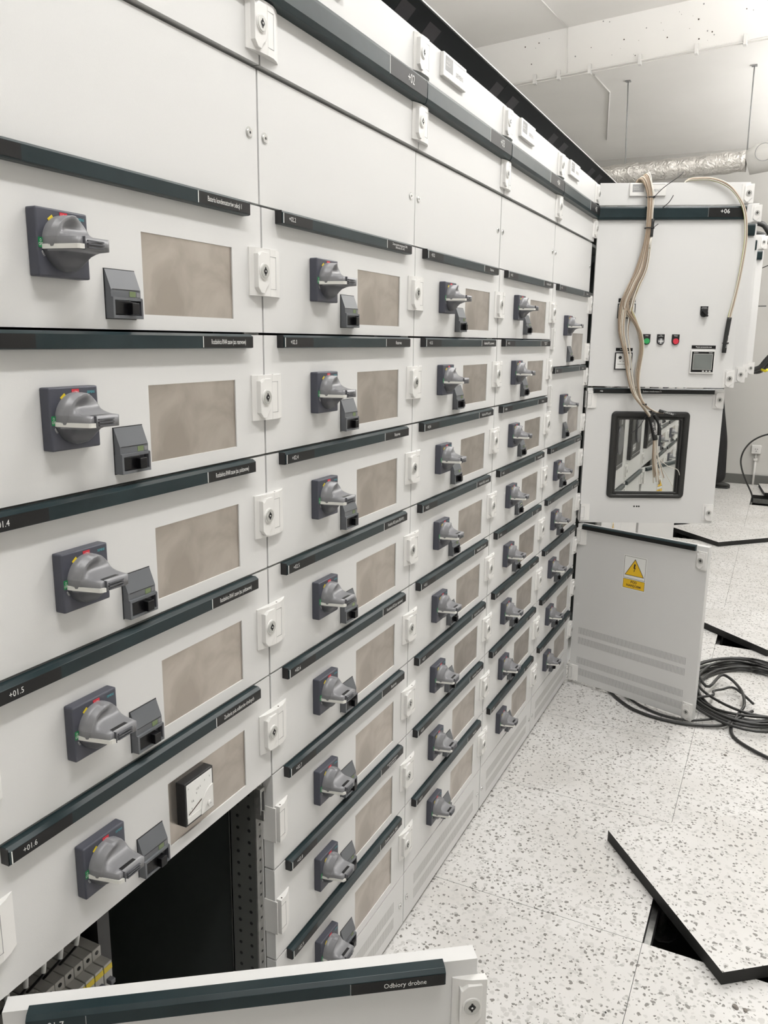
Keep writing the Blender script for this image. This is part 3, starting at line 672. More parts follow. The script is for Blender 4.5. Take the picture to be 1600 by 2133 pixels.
# window door
A6b = math.radians(-63.7)
d = put('window_door', MB().holed(0.003, 0.600, 0.766, 1.3640, [(0.150, 0.421, 0.907, 1.229)], 0.0, 0.0245, paint, 0.003).mesh('window_door'), c6, (HX, HY, 0), A6b)
put('label_strip', strip_mesh(0.028, 0.552, 0.2, 0.05), d, (0, 0, 1.3645))
MB().box(0.0300, 0.5505, -0.0148, -0.0139, 1.3437, 1.3597, label_m).obj('label_film', d)
text('+06', d, 0.053, -0.0151, 1.3515, 0.0100, white_p, 0.88, 'LEFT'); text('Zasilanie z transformatora T1', d, 0.280, -0.0151, 1.3515, 0.0085, white_p, 0.8)
def ring_frame(x0, x1, z0, z1, x2, x3, z2, z3, y0, y1, m, rc=0.02):
    b = MB(); i = b.mi(m)
    def rr(xa, xb, za, zb, r):
        P = []
        for (cx, cz, t0) in ((xb - r, zb - r, 0), (xa + r, zb - r, 90), (xa + r, za + r, 180), (xb - r, za + r, 270)):
            for k in range(7): t = math.radians(t0 + k * 15); P.append((cx + r * math.cos(t), cz + r * math.sin(t)))
        return P
    O, I = rr(x0, x1, z0, z1, rc), rr(x2, x3, z2, z3, 0.003); n = len(O)
    OA = [b.bm.verts.new((p[0], y1, p[1])) for p in O]; OB = [b.bm.verts.new((p[0], y0 + 0.003, p[1])) for p in O]
    OC = [b.bm.verts.new((p[0] + (0.002 if p[0] < (x0 + x1) / 2 else -0.002), y0, p[1] + (0.002 if p[1] < (z0 + z1) / 2 else -0.002))) for p in O]
    IB = [b.bm.verts.new((p[0], y0 + 0.002, p[1])) for p in I]; IA = [b.bm.verts.new((p[0], y1, p[1])) for p in I]
    for A, B in ((OA, OB), (OB, OC), (OC, IB), (IB, IA)):
        for k in range(n): f = b.bm.faces.new((A[k], B[k], B[(k + 1) % n], A[(k + 1) % n])); f.material_index = i; f.smooth = True
    bmesh.ops.recalc_face_normals(b.bm, faces=b.bm.faces[:])
    return b
ring_frame(0.1155, 0.4575, 0.8805, 1.2645, 0.1400, 0.4320, 0.8985, 1.2390, -0.009, 0.0, bezel_m).obj('window_frame', d)
b = ring_frame(0.1400, 0.4320, 0.8985, 1.2390, 0.1510, 0.4205, 0.9080, 1.2285, -0.0045, 0.010, bezel_m, 0.004); b.box(0.158, 0.413, -0.0078, -0.0040, 0.8962, 0.8980, mat('dull_reflective_gasket', (0.35, 0.35, 0.34), 0.3)); b.obj('inner_gasket', d)
MB().box(0.149, 0.4225, 0.008, 0.010, 0.906, 1.2305, glass_m).obj('glass_pane', d)
b = MB()
for xx in (0.2445, 0.2563, 0.2658): b.cyl((xx, 0.841), 0.0040, 1, -0.0005, 0.002, black_m, 12)
b.obj('bored_hole', d)
for z in (1.318, 0.8165): put('latch', LATCH, d, (0.5895, 0, z)); put('hinge', HINGE, d, (-0.004, 0, z - 0.003))
# low door with the sticker
A6c = math.radians(-108.8)
d = put('ventilated_door', MB().holed(0.0, 0.597, 0.0170, 0.7610, [], 0.0, 0.0245, paint, 0.003).mesh('ventilated_door'), c6, (HX, HY, 0), A6c)
b = MB(); b.prism([(0.004, 0.7632), (-0.0100, 0.7622), (-0.0150, 0.7580), (-0.0150, 0.7405), (0.001, 0.7400)], 0, 0.028, 0.5470, strip_m, 0.0005); b.box(0.029, 0.546, -0.0154, -0.0145, 0.7410, 0.7565, label_m); b.obj('label_strip', d)
put('latch', LATCH, d, (0.5865, 0, 0.7040)); put('latch', LATCH, d, (0.5865, 0, 0.0500)); 
for z in (0.705, 0.055): put('hinge', HINGE, d, (-0.004, 0, z))
b = MB()
for (z0, z1) in ((0.247, 0.279), (0.199, 0.231), (0.103, 0.135), (0.048, 0.082)):
    for k in range(86): x = 0.037 + k * 0.00595; b.box(x, x + 0.0019, -0.0003, 0.001, z0, z1, grey_p)
b.obj('ventilation_slots', d)['kind'] = 'stuff'
def sticker(door, x0, x1, zt, zm, zb):
    b = MB(); cx = (x0 + x1) / 2; yy = mat('warning_yellow', (0.80, 0.50, 0.02), 0.4)
    b.box(x0, x1, -0.0006, 0.0, zb, zt, white_p)
    def line(xa, xb, za, zb_): b.box(xa, xb, -0.0010, -0.0005, za, zb_, dark_p)
    e = 0.0035; t = 0.0012
    for (a, c, p, q) in ((x0 + e, x1 - e, zm + 0.003, zt - e), (x0 + e, x1 - e, zb + e, zm - 0.001)):
        line(a, c, p, p + t); line(a, c, q - t, q); line(a, a + t, p, q); line(c - t, c, p, q)
    b.box(x0 + e + t, x1 - e - t, -0.0010, -0.0005, zb + e + t, zm - 0.001 - t, yy)
    h0 = zm + 0.016; h1 = zt - 0.012
    b.prism([(x0 + 0.0085, h0), (x1 - 0.0085, h0), (cx, h1)], 1, -0.0010, -0.0005, dark_p); b.prism([(x0 + 0.0125, h0 + 0.0022), (x1 - 0.0125, h0 + 0.0022), (cx, h1 - 0.0050)], 1, -0.0014, -0.0009, yy)
    zc = (h0 + h1) / 2 - 0.004
    b.prism([(cx - 0.0035, zc + 0.020), (cx + 0.0045, zc + 0.019), (cx + 0.0005, zc + 0.004), (cx + 0.0050, zc + 0.004), (cx - 0.0005, zc - 0.009), (cx + 0.0012, zc - 0.009), (cx - 0.0022, zc - 0.016), (cx - 0.0040, zc - 0.008), (cx - 0.0022, zc - 0.0085), (cx - 0.0005, zc - 0.001), (cx - 0.0055, zc + 0.0005)], 1, -0.0018, -0.0013, dark_p)
    b.obj('warning_sticker', door)
    text('POD', door, cx, -0.0013, zm - 0.0120, 0.0150, dark_p, 0.95); text('NAPIĘCIEM', door, cx, -0.0013, zm - 0.0285, 0.0140, dark_p, 0.95)
sticker(d, 0.2345, 0.3412, 0.6630, 0.5590, 0.5140)

# ------------------------------------------------------------------ columns 7, 8, 9
BIGDOOR = MB().holed(0.003, 0.600, 1.372, 2.109, [], 0.0, 0.0245, paint, 0.003).mesh('control_door')
BIGSTRIP2 = MB().prism([(0.001, 2.1075), (-0.0130, 2.1060), (-0.0160, 2.0990), (-0.0160, 2.0640), (-0.0130, 2.0555), (0.001, 2.0545)], 0, 0.0, 0.590, strip_m, 0.0008).mesh('label_strip')
HEADO = MB().holed(0.003, 0.600, 2.113, 2.200, [], 0.0, 0.022, paint, 0.003).mesh('head_door')
DEVDOOR = MB().holed(0.0022, W - 0.0022, 0.7665, 1.3640, [], 0.0, 0.022, paint, 0.003).mesh('breaker_door')
LOWDOOR = MB().holed(0.0022, W - 0.0022, 0.0170, 0.7610, [], 0.0, 0.022, paint, 0.003).mesh('ventilated_door')
LOWSTRIP = MB().prism([(0.004, 0.7632), (-0.0100, 0.7622), (-0.0150, 0.7580), (-0.0150, 0.7405), (0.001, 0.7400)], 0, 0.040, 0.5580, strip_m, 0.0005).mesh('label_strip')
def dev():
    b = MB(); b.box(0.030, 0.375, -0.022, 0.0, 0.888, 1.335, black_m, 0.004); b.box(0.048, 0.357, -0.0235, -0.0215, 0.905, 1.318, label_m)
    b.cyl((0.215, 1.05), 0.075, 1, -0.034, -0.022, knobdark, 28); b.box(0.070, 0.170, -0.0245, -0.0225, 0.935, 0.975, grey_p); b.box(0.075, 0.165, -0.0250, -0.0240, 0.950, 0.954, white_p)
    for k in range(5): b.box(0.065, 0.120, -0.0245, -0.0225, 1.13 + k * 0.03, 1.136 + k * 0.03, grey_p)
    b.box(0.245, 0.290, -0.0245, -0.0225, 1.13, 1.17, knob_m); b.box(0.055, 0.35, -0.0245, -0.0225, 0.910, 0.914, grey_p); b.box(0.12, 0.15, -0.0245, -0.0225, 1.24, 1.27, red_m)
    return b.mesh('air_circuit_breaker')
DEV = dev()
for i, ah in ((7, -74.5), (8, -70), (9, -74)):
    c = CABS[i]
    if i != 8:
        o = put('head_door', HEADO, c, (0.003, -0.012, 0), math.radians(ah)); put('latch', LATCH, o, (0.605, 0, 2.155)); put('hinge', HINGE, o, (-0.004, 0, 2.155))
    o = put('control_door', BIGDOOR, c, (0.003, -0.012, 0), math.radians(ah)); put('label_strip', BIGSTRIP2, o)
    put('latch', LATCH, o, (0.605, 0, 1.412))
    o = put('breaker_door', DEVDOOR, c); put('label_strip', STRIP, o, (0, 0, 1.3645)); put('breaker_front', DEV, o)
    for z in (1.28, 0.83): put('latch', LATCH, o, (W, 0, z)); put('hinge', HINGE, o, (0, 0, z))
    o = put('ventilated_door', LOWDOOR, c, (0, -0.012 if i == 9 else 0, 0), math.radians(-15.5) if i == 9 else 0); put('label_strip', LOWSTRIP, o)
    for z in (0.70, 0.08): put('latch', LATCH, o, (W, 0, z)); put('hinge', HINGE, o, (0, 0, z))
    if i == 9: sticker(o, 0.2450, 0.3400, 0.6700, 0.5900, 0.5550)
    if i == 7: sticker(o, 0.2960, 0.3920, 0.6000, 0.4960, 0.4500)

# ------------------------------------------------------------------ lifted floor tiles
def lifted(p, ang, z, label):
    b = MB(); b.box(0, 0.603, -0.603, 0, 0.0, 0.0355, floor_m); me = b.mesh('floor_tile'); tile_mats(me)
    return tag(put('lifted_floor_tile', me, None, (p[0], p[1], z), ang), label, 'floor tile', 'lifted raised-floor tiles')
# corner, direction of +x edge; square lies on the -y side
def by_edge(a, b_): return math.atan2(b_[1] - a[1], b_[0] - a[0])
lifted((0.781, -0.790), math.atan2(0.363, 0.467), 0.001, 'speckled floor tile lifted and laid skewed over the nearest hole in the floor')
lifted((3.207, -0.839), math.atan2(0.447, 0.400), 0.001, 'speckled floor tile lying skewed beside the coiled black cable')
lifted((5.538, -0.443), math.atan2(0.428, 0.420), 0.001, 'speckled floor tile lying skewed behind the low door with the sticker')
lifted((8.10, -0.711), math.atan2(0.071, 0.57), 0.001, 'speckled floor tile lying by the far open hole near the socket wall')

# ------------------------------------------------------------------ cables
def smooth(pts, per=6):
    P = [Vector(p) for p in pts]; out = []
    for k in range(len(P) - 1):
        p0, p1, p2, p3 = P[max(k - 1, 0)], P[k], P[k + 1], P[min(k + 2, len(P) - 1)]
        for j in range(per):
            t = j / per
            out.append(0.5 * ((2 * p1) + (-p0 + p2) * t + (2 * p0 - 5 * p1 + 4 * p2 - p3) * t * t + (-p0 + 3 * p1 - 3 * p2 + p3) * t ** 3))
    out.append(P[-1]); return out
def frame_pt(ang, l, off, z):
    dx, dy = math.cos(ang), math.sin(ang)
    return Vector((2.432 + dx * l + dy * off, -0.012 + dy * l - dx * off, z))
# bundle over the control door: main path as (l, off, z, half width)
path = [(0.158, -0.045, 2.135, 0.016), (0.165, -0.014, 2.214, 0.018), (0.178, 0.008, 2.222, 0.020), (0.190, 0.018, 2.190, 0.017), (0.203, 0.020, 2.140, 0.013), (0.205, 0.022, 2.080, 0.012), (0.205, 0.020, 1.985, 0.014), (0.190, 0.020, 1.865, 0.024),
        (0.160, 0.020, 1.785, 0.027), (0.138, 0.020, 1.705, 0.030)]
left = [(0.134, 0.020, 1.606, 0.022), (0.158, 0.020, 1.505, 0.017), (0.174, 0.022, 1.420, 0.014), (0.196, 0.028, 1.345, 0.011), (0.232, 0.036, 1.295, 0.008)]
right = [(0.180, 0.020, 1.640, 0.011), (0.202, 0.020, 1.590, 0.011), (0.212, 0.020, 1.530, 0.010), (0.204, 0.022, 1.420, 0.010), (0.215, 0.028, 1.345, 0.007), (0.240, 0.036, 1.298, 0.007)]
bund = thing('wire_bundle', 'thick bundle of cream and brown loose wires hung over the +06 control door', 'wires', frame_pt(A6, 0.2, 0.02, 1.28))
B0 = Vector(bund.location)
def wire(parent, pts, rad, m, name='wire', n=6):
    org = parent.location if parent else Vector((0, 0, 0))
    return MB().tube([Vector(p) - org for p in pts], rad, m, n).obj(name, parent)
end = frame_pt(A6b, 0.300, 0.036, 1.150)
for k in range(40):
    isr = k >= 27
    a = random.uniform(0, 2 * PI); q = math.sqrt(random.random()); ca, sa = q * math.cos(a), q * math.sin(a)
    pts = []
    tp = path + (right if isr else left)
    for j, (l, off, z, hw) in enumerate(tp):
        wob = random.uniform(-0.0016, 0.0016)
        l2 = l + ca * hw + wob; o2 = off + sa * min(hw, 0.009) + (0.004 if j > 2 else 0)
        if j > 2: o2 = max(o2, 0.008)
        pts.append(frame_pt(A6, l2, o2, z + (ca * 0.012 if 0 < j < 3 else 0)))
    # past the tie: sleeves then free ends in front of the window
    if k < 26:
        e1 = frame_pt(A6b, 0.278 + ca * 0.008, 0.040 + sa * 0.006, 1.235); e2 = frame_pt(A6b, 0.300 + ca * 0.008, 0.036 + sa * 0.006, 1.165)
        e3 = frame_pt(A6b, 0.312 + ca * 0.016, 0.036 + sa * 0.009, 1.06); e4 = frame_pt(A6b, 0.335 + ca * 0.026, 0.034 + sa * 0.01, random.uniform(0.945, 1.0))
        pts += [e1, e2, e3, e4]
    else:
        pts += [frame_pt(A6b, 0.290 + ca * 0.004, 0.045, 1.268), frame_pt(A6b, 0.325, 0.052 + sa * 0.004, 1.262)]
    m = random.choice([wire_a, wire_a, wire_b, wire_d, wire_a, wire_b]) if k not in (5, 30) else wire_c
    wire(bund, smooth(pts, 5), 0.0022, m)
for (pp) in ([(0.300, 1.16), (0.315, 1.08), (0.36, 1.035), (0.41, 1.015), (0.4225, 0.99)], [(0.305, 1.15), (0.325, 1.06), (0.365, 0.99), (0.400, 0.935)]):
    wire(bund, smooth([frame_pt(A6b, l, 0.036, z) for l, z in pp], 6), 0.0013, wire_d)
def sleeve(parent, pts, rad, s=None):
    o = wire(parent, smooth(pts, 4), rad, sleeve_m, 'marked_sleeve', 12)
    return o
sleeve(bund, [frame_pt(A6b, 0.268, 0.041, 1.255), frame_pt(A6b, 0.283, 0.039, 1.215), frame_pt(A6b, 0.303, 0.036, 1.145)], 0.0110)
sleeve(bund, [frame_pt(A6b, 0.292, 0.034, 1.255), frame_pt(A6b, 0.315, 0.032, 1.215), frame_pt(A6b, 0.320, 0.030, 1.165)], 0.0085)
sleeve(bund, [frame_pt(A6b, 0.305, 0.050, 1.272), frame_pt(A6b, 0.340, 0.052, 1.262), frame_pt(A6b, 0.378, 0.054, 1.253)], 0.0072)
sleeve(bund, [frame_pt(A6, 0.218, 0.030, 2.055), frame_pt(A6, 0.216, 0.030, 1.985)], 0.0072)
for k in range(5):
    wire(bund, [frame_pt(A6, 0.216 + random.uniform(-.004, .004), 0.030 + random.uniform(-.003, .003), 1.99), frame_pt(A6, 0.212 + random.uniform(-.006, .006), 0.030, 1.945 + random.uniform(-.004, .004))], 0.0022, wire_d)
def wtext(s, ang, l, off, z, size, parent, tilt):
    me = text_mesh(s, size, 0.8, white_p)
    R = Matrix.Rotation(ang, 4, 'Z') @ Matrix.Rotation(tilt, 4, 'Y')
    o = put('writing', me, parent); o.matrix_local = Matrix.Translation(frame_pt(ang, l, off, z) - parent.location) @ R
wtext('WUO 1 8NO', A6b, 0.289, 0.0515, 1.195, 0.0125, bund, math.radians(70)); wtext('1 UW 8 TRO', A6b, 0.343, 0.0605, 1.262, 0.0100, bund, math.radians(13)); wtext('W8C 1 18N', A6b, 0.318, 0.0430, 1.213, 0.0095, bund, math.radians(65))
def cable_tie(parent, c, r, ang, tail):
    pts = [c + Vector((math.cos(ang) * math.cos(t), math.sin(ang) * math.cos(t), 0)) * r + Vector((math.sin(ang), -math.cos(ang), 0)) * math.sin(t) * r * 0.8 for t in [k * PI / 8 for k in range(17)]]
    b = MB(); org = parent.location; b.tube([p - org for p in pts], 0.0022, black_m, 6); h = pts[2] - org
    b.box(h.x - .004, h.x + .004, h.y - .004, h.y + .004, h.z - .004, h.z + .004, black_m, 0.001)
    if tail: b.tube(smooth([pts[2] - org] + [t - org for t in tail], 4), 0.0016, black_m, 5)
    b.obj('cable_tie', parent)
cable_tie(bund, frame_pt(A6, 0.205, 0.022, 2.140), 0.016, A6, [frame_pt(A6, 0.250, 0.040, 2.175), frame_pt(A6, 0.305, 0.055, 2.215), frame_pt(A6, 0.318, 0.058, 2.232)])
cable_tie(bund, frame_pt(A6, 0.208, 0.024, 2.020), 0.019, A6, [frame_pt(A6, 0.240, 0.035, 2.035)])
cable_tie(bund, frame_pt(A6, 0.236, 0.038, 1.300), 0.012, A6, None)
cable_tie(bund, frame_pt(A6b, 0.262, 0.042, 1.268), 0.013, A6b, [frame_pt(A6b, 0.245, 0.05, 1.24), frame_pt(A6b, 0.225, 0.055, 1.205), frame_pt(A6b, 0.19, 0.055, 1.175)])
MB().tube(smooth([frame_pt(A6, 0.255, 0.012, 2.100) - B0, frame_pt(A6, 0.275, 0.035, 2.118) - B0, frame_pt(A6, 0.290, 0.040, 2.145) - B0], 4), 0.0018, black_m, 5).obj('cable_tie', bund)
b2 = thing('wire_bundle', 'thin bundle of pale wires ending in a black sleeve, right edge of +06 door', 'wires', frame_pt(A6, 0.56, 0.015, 1.50))
p2 = [(0.335, -0.035, 2.175), (0.350, -0.010, 2.208), (0.392, 0.006, 2.212), (0.444, 0.012, 2.209), (0.503, 0.016, 2.186), (0.545, 0.018, 2.145), (0.577, 0.020, 2.090), (0.591, 0.022, 2.015), (0.594, 0.020, 1.940), (0.585, 0.017, 1.825), (0.572, 0.015, 1.728), (0.562, 0.015, 1.669), (0.5585, 0.015, 1.60)]
for k in range(9):
    a = k * 2 * PI / 8; q = 0.0 if k == 8 else 1.0
    pts = [frame_pt(A6, l + math.cos(a) * 0.0046 * q + random.uniform(-.0008, .0008), off + math.sin(a) * 0.0046 * q + 0.003, z + (math.cos(a) * 0.004 if j < 5 else 0)) for j, (l, off, z) in enumerate(p2)]
    wire(b2, smooth(pts, 5), 0.0021, [wire_d, wire_a, wire_b, wire_d, wire_c, wire_d, wire_b, wire_d, wire_a][k])
wire(b2, smooth([frame_pt(A6, 0.5625, 0.017, 1.665), frame_pt(A6, 0.557, 0.017, 1.60), frame_pt(A6, 0.553, 0.017, 1.520)], 4), 0.0092, sleeve_m, 'marked_sleeve', 12)
wtext('0N 1 8W OO', A6, 0.5615, 0.0262, 1.566, 0.0110, b2, math.radians(96)); cable_tie(b2, frame_pt(A6, 0.556, 0.017, 1.560), 0.010, A6, [frame_pt(A6, 0.540, 0.024, 1.560)])

# coil of black cable on the floor
coil = thing('cable_coil', 'untidy coil of black cable lying on the floor behind the ventilated +06 door', 'cable', (2.66, -0.78, 0))
def ctube(parent, pts, rad, m=cable_m, name='cable_loop', n=8):
    org = parent.location
    return MB().tube([Vector(p) - org for p in pts], rad, m, n).obj(name, parent)
for k in range(11):
    pts = []; R = random.uniform(0.30, 0.40); ox, oy = random.uniform(-.025, .025), random.uniform(-.02, .02); el = random.uniform(0.72, 0.80); ph = random.uniform(0, 6.28)
    for j in range(41):
        t = j * 2 * PI / 40
        rr = R * (1 + 0.03 * math.sin(2 * t + ph) + 0.012 * math.sin(5 * t + ph * 2))
        pts.append((2.66 + ox + rr * math.cos(t), -0.775 + oy + rr * el * math.sin(t), 0.0075 + 0.0058 * (k % 5) + 0.005 * (1 + math.sin(3 * t + ph))))
    ctube(coil, pts, 0.0062)
ctube(coil, smooth([(2.93, -0.50, 0.03), (2.60, -0.60, 0.030), (2.42, -0.26, 0.007) if False else (2.75, -0.66, 0.040), (2.61, -0.742, 0.042), (2.45, -0.765, 0.040), (2.368, -0.748, 0.030), (2.29, -0.725, 0.020), (2.235, -0.66, 0.012), (2.207, -0.53, 0.008), (2.222, -0.40, 0.008), (2.29, -0.29, 0.008), (2.45, -0.19, 0.008), (2.75, -0.16, 0.008), (3.1, -0.3, 0.008)], 6), 0.0068)
ctube(coil, smooth([(2.95, -0.52, 0.02), (2.70, -0.36, 0.010), (2.50, -0.24, 0.008), (2.36, -0.30, 0.008), (2.265, -0.42, 0.008), (2.245, -0.55, 0.009), (2.29, -0.66, 0.02)], 6), 0.0055)
ctube(coil, smooth([(2.36, -0.50, 0.012), (2.422, -0.573, 0.040), (2.50, -0.635, 0.035), (2.56, -0.635, 0.030), (2.60, -0.665, 0.028), (2.626, -0.717, 0.035), (2.50, -0.80, 0.030)], 6), 0.0058)
ctube(coil, smooth([(2.42, -0.80, 0.03), (2.30, -0.735, 0.022), (2.245, -0.727, 0.012), (2.18, -0.742, 0.008), (2.12, -0.79, 0.008), (2.059, -0.87, 0.008), (1.99, -0.99, 0.008), (1.95, -1.2, 0.008)], 6), 0.0065)
# arcing cable out of the far hole
arc = thing('floor_cable', 'black cable arcing up out of the far floor hole in front of the socket', 'cable', (7.9, -0.60, -0.3))
MB().tube([Vector(p) - arc.location for p in smooth([(7.9, -0.62, -0.3), (7.9, -0.605, -0.05), (7.9, -0.594, 0.04), (7.9, -0.521, 0.185), (7.9, -0.473, 0.306), (7.9, -0.459, 0.405), (7.9, -0.486, 0.506), (7.9, -0.558, 0.600), (7.9, -0.685, 0.667), (7.9, -0.9, 0.70), (7.9, -1.2, 0.60), (7.9, -1.45, 0.30), (7.9, -1.6, 0.012)], 6)], 0.0085, cable_m, 8).obj('cable_sheath', arc)
# thick black cables beside the far open doors
hc = thing('power_cable_bundle', 'thick black power cables bulging past the furthest open upper doors', 'cable', (4.6, -0.55, 1.38))
def hcab(pts, rad, name='power_cable'): return MB().tube([Vector(p) - hc.location for p in smooth(pts, 6)], rad, cable_m, 10).obj(name, hc)
hcab([(4.62, -0.02, 2.17), (4.60, -0.30, 2.30), (4.6, -0.530, 2.292), (4.6, -0.600, 2.235), (4.6, -0.68, 2.10), (4.6, -0.76, 1.88), (4.6, -0.74, 1.60), (4.6, -0.660, 1.455), (4.6, -0.60, 1.40), (4.60, -0.40, 1.38), (4.62, -0.05, 1.41)], 0.017)
hcab([(4.66, -0.02, 2.12), (4.66, -0.30, 2.25), (4.66, -0.545, 2.232), (4.66, -0.620, 2.165), (4.66, -0.70, 2.00), (4.66, -0.78, 1.80), (4.66, -0.745, 1.56), (4.66, -0.650, 1.405), (4.66, -0.56, 1.385), (4.66, -0.35, 1.38), (4.66, -0.05, 1.40)], 0.017)
MB().tube([Vector(p) - hc.location for p in ((4.58, -0.640, 1.400), (4.56, -0.665, 1.392), (4.55, -0.675, 1.402))], 0.008, mat('yellow_cable_lug', (0.72, 0.60, 0.02), 0.4), 8).obj('yellow_tape', hc)
for (z, zz) in ((2.00, 2.04), (1.79, 1.79)):
    MB().tube([Vector((4.55, -0.545, z)) - hc.location, Vector((4.55, -0.63, zz)) - hc.location], 0.003, black_m, 5).obj('cable_tie', hc)

# ------------------------------------------------------------------ duct, rods, ceiling cable
duct = thing('air_duct', 'foil-wrapped round air duct hung on thin rods below the ceiling', 'duct', (6.0, 0.6, 2.9))
prof = []; nn = 60
b = MB()
pts = [(6.0 + 0.02 * (y - 0.2), y, 2.905 + 0.028 * (0.4 - y)) for y in [1.93 - k * (1.93 + 0.345) / nn for k in range(nn + 1)]]
b.tube([Vector(p) - Vector((6.0, 0.6, 2.9)) for p in pts], [0.078 + 0.004 * math.sin(k * 1.7) + 0.003 * math.sin(k * 0.7 + 1) for k in range(nn + 1)], foil_m, 24)
b.obj('foil_wrap', duct)
for (yt, yb) in ((0.582, 0.560), (-0.338, -0.345)):
    b = MB(); b.tube([(0, yt - 0.6, 0.70), (0, yb - 0.6, 0.07)], 0.005, grey_p, 6); b.box(-0.02, 0.02, yt - 0.62, yt - 0.58, 0.692, 0.70, grey_p); b.obj('hanger_rod', duct)
cc = thing('duct_collar', 'pale round duct collar with a dark rim at the right end of the foil duct', 'duct', (6.0, -0.47, 2.94))
b = MB(); b.tube([(0.0, 0.12, -0.03), (0.0, 0.03, 0.0), (0.0, -0.10, 0.02), (0.0, -0.55, 0.03)], [0.088, 0.105, 0.11, 0.11], wall_m, 28); b.obj('collar_body', cc)
b = MB(); b.tube([(-0.118, 0.0 + 0.062 * math.cos(t), 0.02 + 0.062 * math.sin(t)) for t in [k * 2 * PI / 32 for k in range(33)]], 0.0028, grey_p, 6, cap=False); b.obj('rim', cc)
run = thing('ceiling_cable_run', 'pale cables clipped along the lower edge of the ceiling step', 'cable', (5.5, 0.4, 3.6))
L0 = run.location
def sp(y, dz=0, dx=0): return Vector((stepx(y) - 0.012 + dx, y, 3.6 + dz)) - L0
b = MB()
for k in range(2): b.tube([sp(y, -0.004 - 0.010 * k, 0.03 * k) for y in (1.9, 1.2, 0.6, 0.0, -0.6, -1.4)], 0.006, ceil_m, 6)
b.obj('cable_line', run)
b = MB(); b.tube([sp(0.985, -0.01), sp(1.0, 0.33, 0.004)], 0.004, ceil_m, 6); b.tube([Vector((stepx(1.0) - 0.01, 1.0, 3.925)) - L0, Vector((4.9, 1.05, 3.925)) - L0], 0.005, ceil_m, 6); b.obj('cable_line', run)
b = MB(); b.tube([Vector(q) - L0 for q in ((5.72, 0.79, 3.592), (6.22, 0.77, 3.594), (7.85, 1.11, 3.594))], 0.006, ceil_m, 6); b.obj('cable_line', run)
for y in (1.25, 1.05, 0.80, 0.42, 0.02, -0.30):
    c_ = sp(y); MB().box(c_.x - 0.018, c_.x + 0.03, c_.y - 0.012, c_.y + 0.012, c_.z - 0.035, c_.z + 0.035, white_plastic, 0.002).obj('cable_clip', run)

# ------------------------------------------------------------------ wall socket with pipe
sk = thing('wall_socket', 'white socket box on the far wall with a thin pipe down to the floor', 'socket', (8.83, -0.575, 0.0))
MB().box(-0.05, 0.0, -0.050, 0.050, 0.352, 0.450, white_plastic, 0.008).obj('socket_box', sk)
b = MB(); b.cyl((0.0, 0.401), 0.032, 0, -0.056, -0.048, white_plastic, 20)
for yy, zz in ((-0.010, 0.408), (0.010, 0.408), (0.0, 0.386)): b.cyl((yy, zz), 0.0065, 0, -0.0575, -0.055, grey_p, 8)
b.obj('socket_face', sk)
b = MB(); b.tube([(-0.024, 0.0, 0.0), (-0.024, 0.0, 0.30)], 0.0125, white_plastic, 10); b.tube([(-0.024, 0, 0.28), (-0.024, 0, 0.355)], 0.008, white_plastic, 8); b.box(-0.045, 0.0, -0.02, 0.02, 0.275, 0.30, white_plastic, 0.003); b.obj('conduit_pipe', sk)

# ------------------------------------------------------------------ floor litter
b = MB()
def pebble(c, r, m, label):
    bm_ = bmesh.new(); bmesh.ops.create_icosphere(bm_, subdivisions=2, radius=1)
    for v in bm_.verts: v.co = Vector((v.co.x * r * 1.3, v.co.y * r, max(v.co.z * r * 0.55, -0.35 * r))) * random.uniform(0.85, 1.12)
    me = bpy.data.meshes.new('rubble_chip'); bm_.to_mesh(me); bm_.free(); me.materials.append(m)
    return tag(put('rubble_chip', me, None, (c[0], c[1], 0.35 * r), random.uniform(0, 3)), label, 'debris', 'chips of rubble on the floor')
rub = mat('grey_rubble', (0.22, 0.20, 0.18), 0.9)
pebble((0.722, -0.826), 0.0065, rub, 'larger grey rubble chip on the floor below the nearest skewed tile'); pebble((0.722, -0.848), 0.0050, rub, 'smaller grey rubble chip beside the larger one near the bottom edge')
pebble((0.566, -0.550), 0.0022, black_m, 'tiny black speck of rubble near the bottom of the picture'); pebble((0.805, -0.574), 0.0035, rub, 'tiny dark chip beside the corner of the nearest floor hole')
pebble((2.02, -0.72), 0.0055, rub, 'small dark chip on the floor right of the cable coil tail')
pebble((2.42, -0.155), 0.010, mat('white_plug', (0.75, 0.75, 0.73), 0.5), 'small white bit lying under the ventilated +06 door')

# ------------------------------------------------------------------ person behind the doors
per = thing('person', 'person in black trousers and black work shoes standing behind the open doors', 'person', (8.50, -0.10, 0.0))
def skin_body(name, verts, edges, radii, root, parent, mats_by_z):
    me = bpy.data.meshes.new(name); me.from_pydata(verts, edges, []); o = put(name, me, parent)
    md = o.modifiers.new('Skin', 'SKIN'); md.use_smooth_shade = True
    for i, r in enumerate(radii): me.skin_vertices[0].data[i].radius = (r[0], r[1]) if isinstance(r, tuple) else (r, r)
    me.skin_vertices[0].data[root].use_root = True
    sd = o.modifiers.new('Sub', 'SUBSURF'); sd.levels = 2; sd.render_levels = 2
    dg = bpy.context.evaluated_depsgraph_get(); nm = bpy.data.meshes.new_from_object(o.evaluated_get(dg)); o.modifiers.clear(); o.data = nm
    nm.materials.clear()
    for m, _ in mats_by_z: nm.materials.append(m)
    for p in nm.polygons:
        p.use_smooth = True
        for k, (m, f) in enumerate(mats_by_z):
            if f(p.center): p.material_index = k; break
    return o
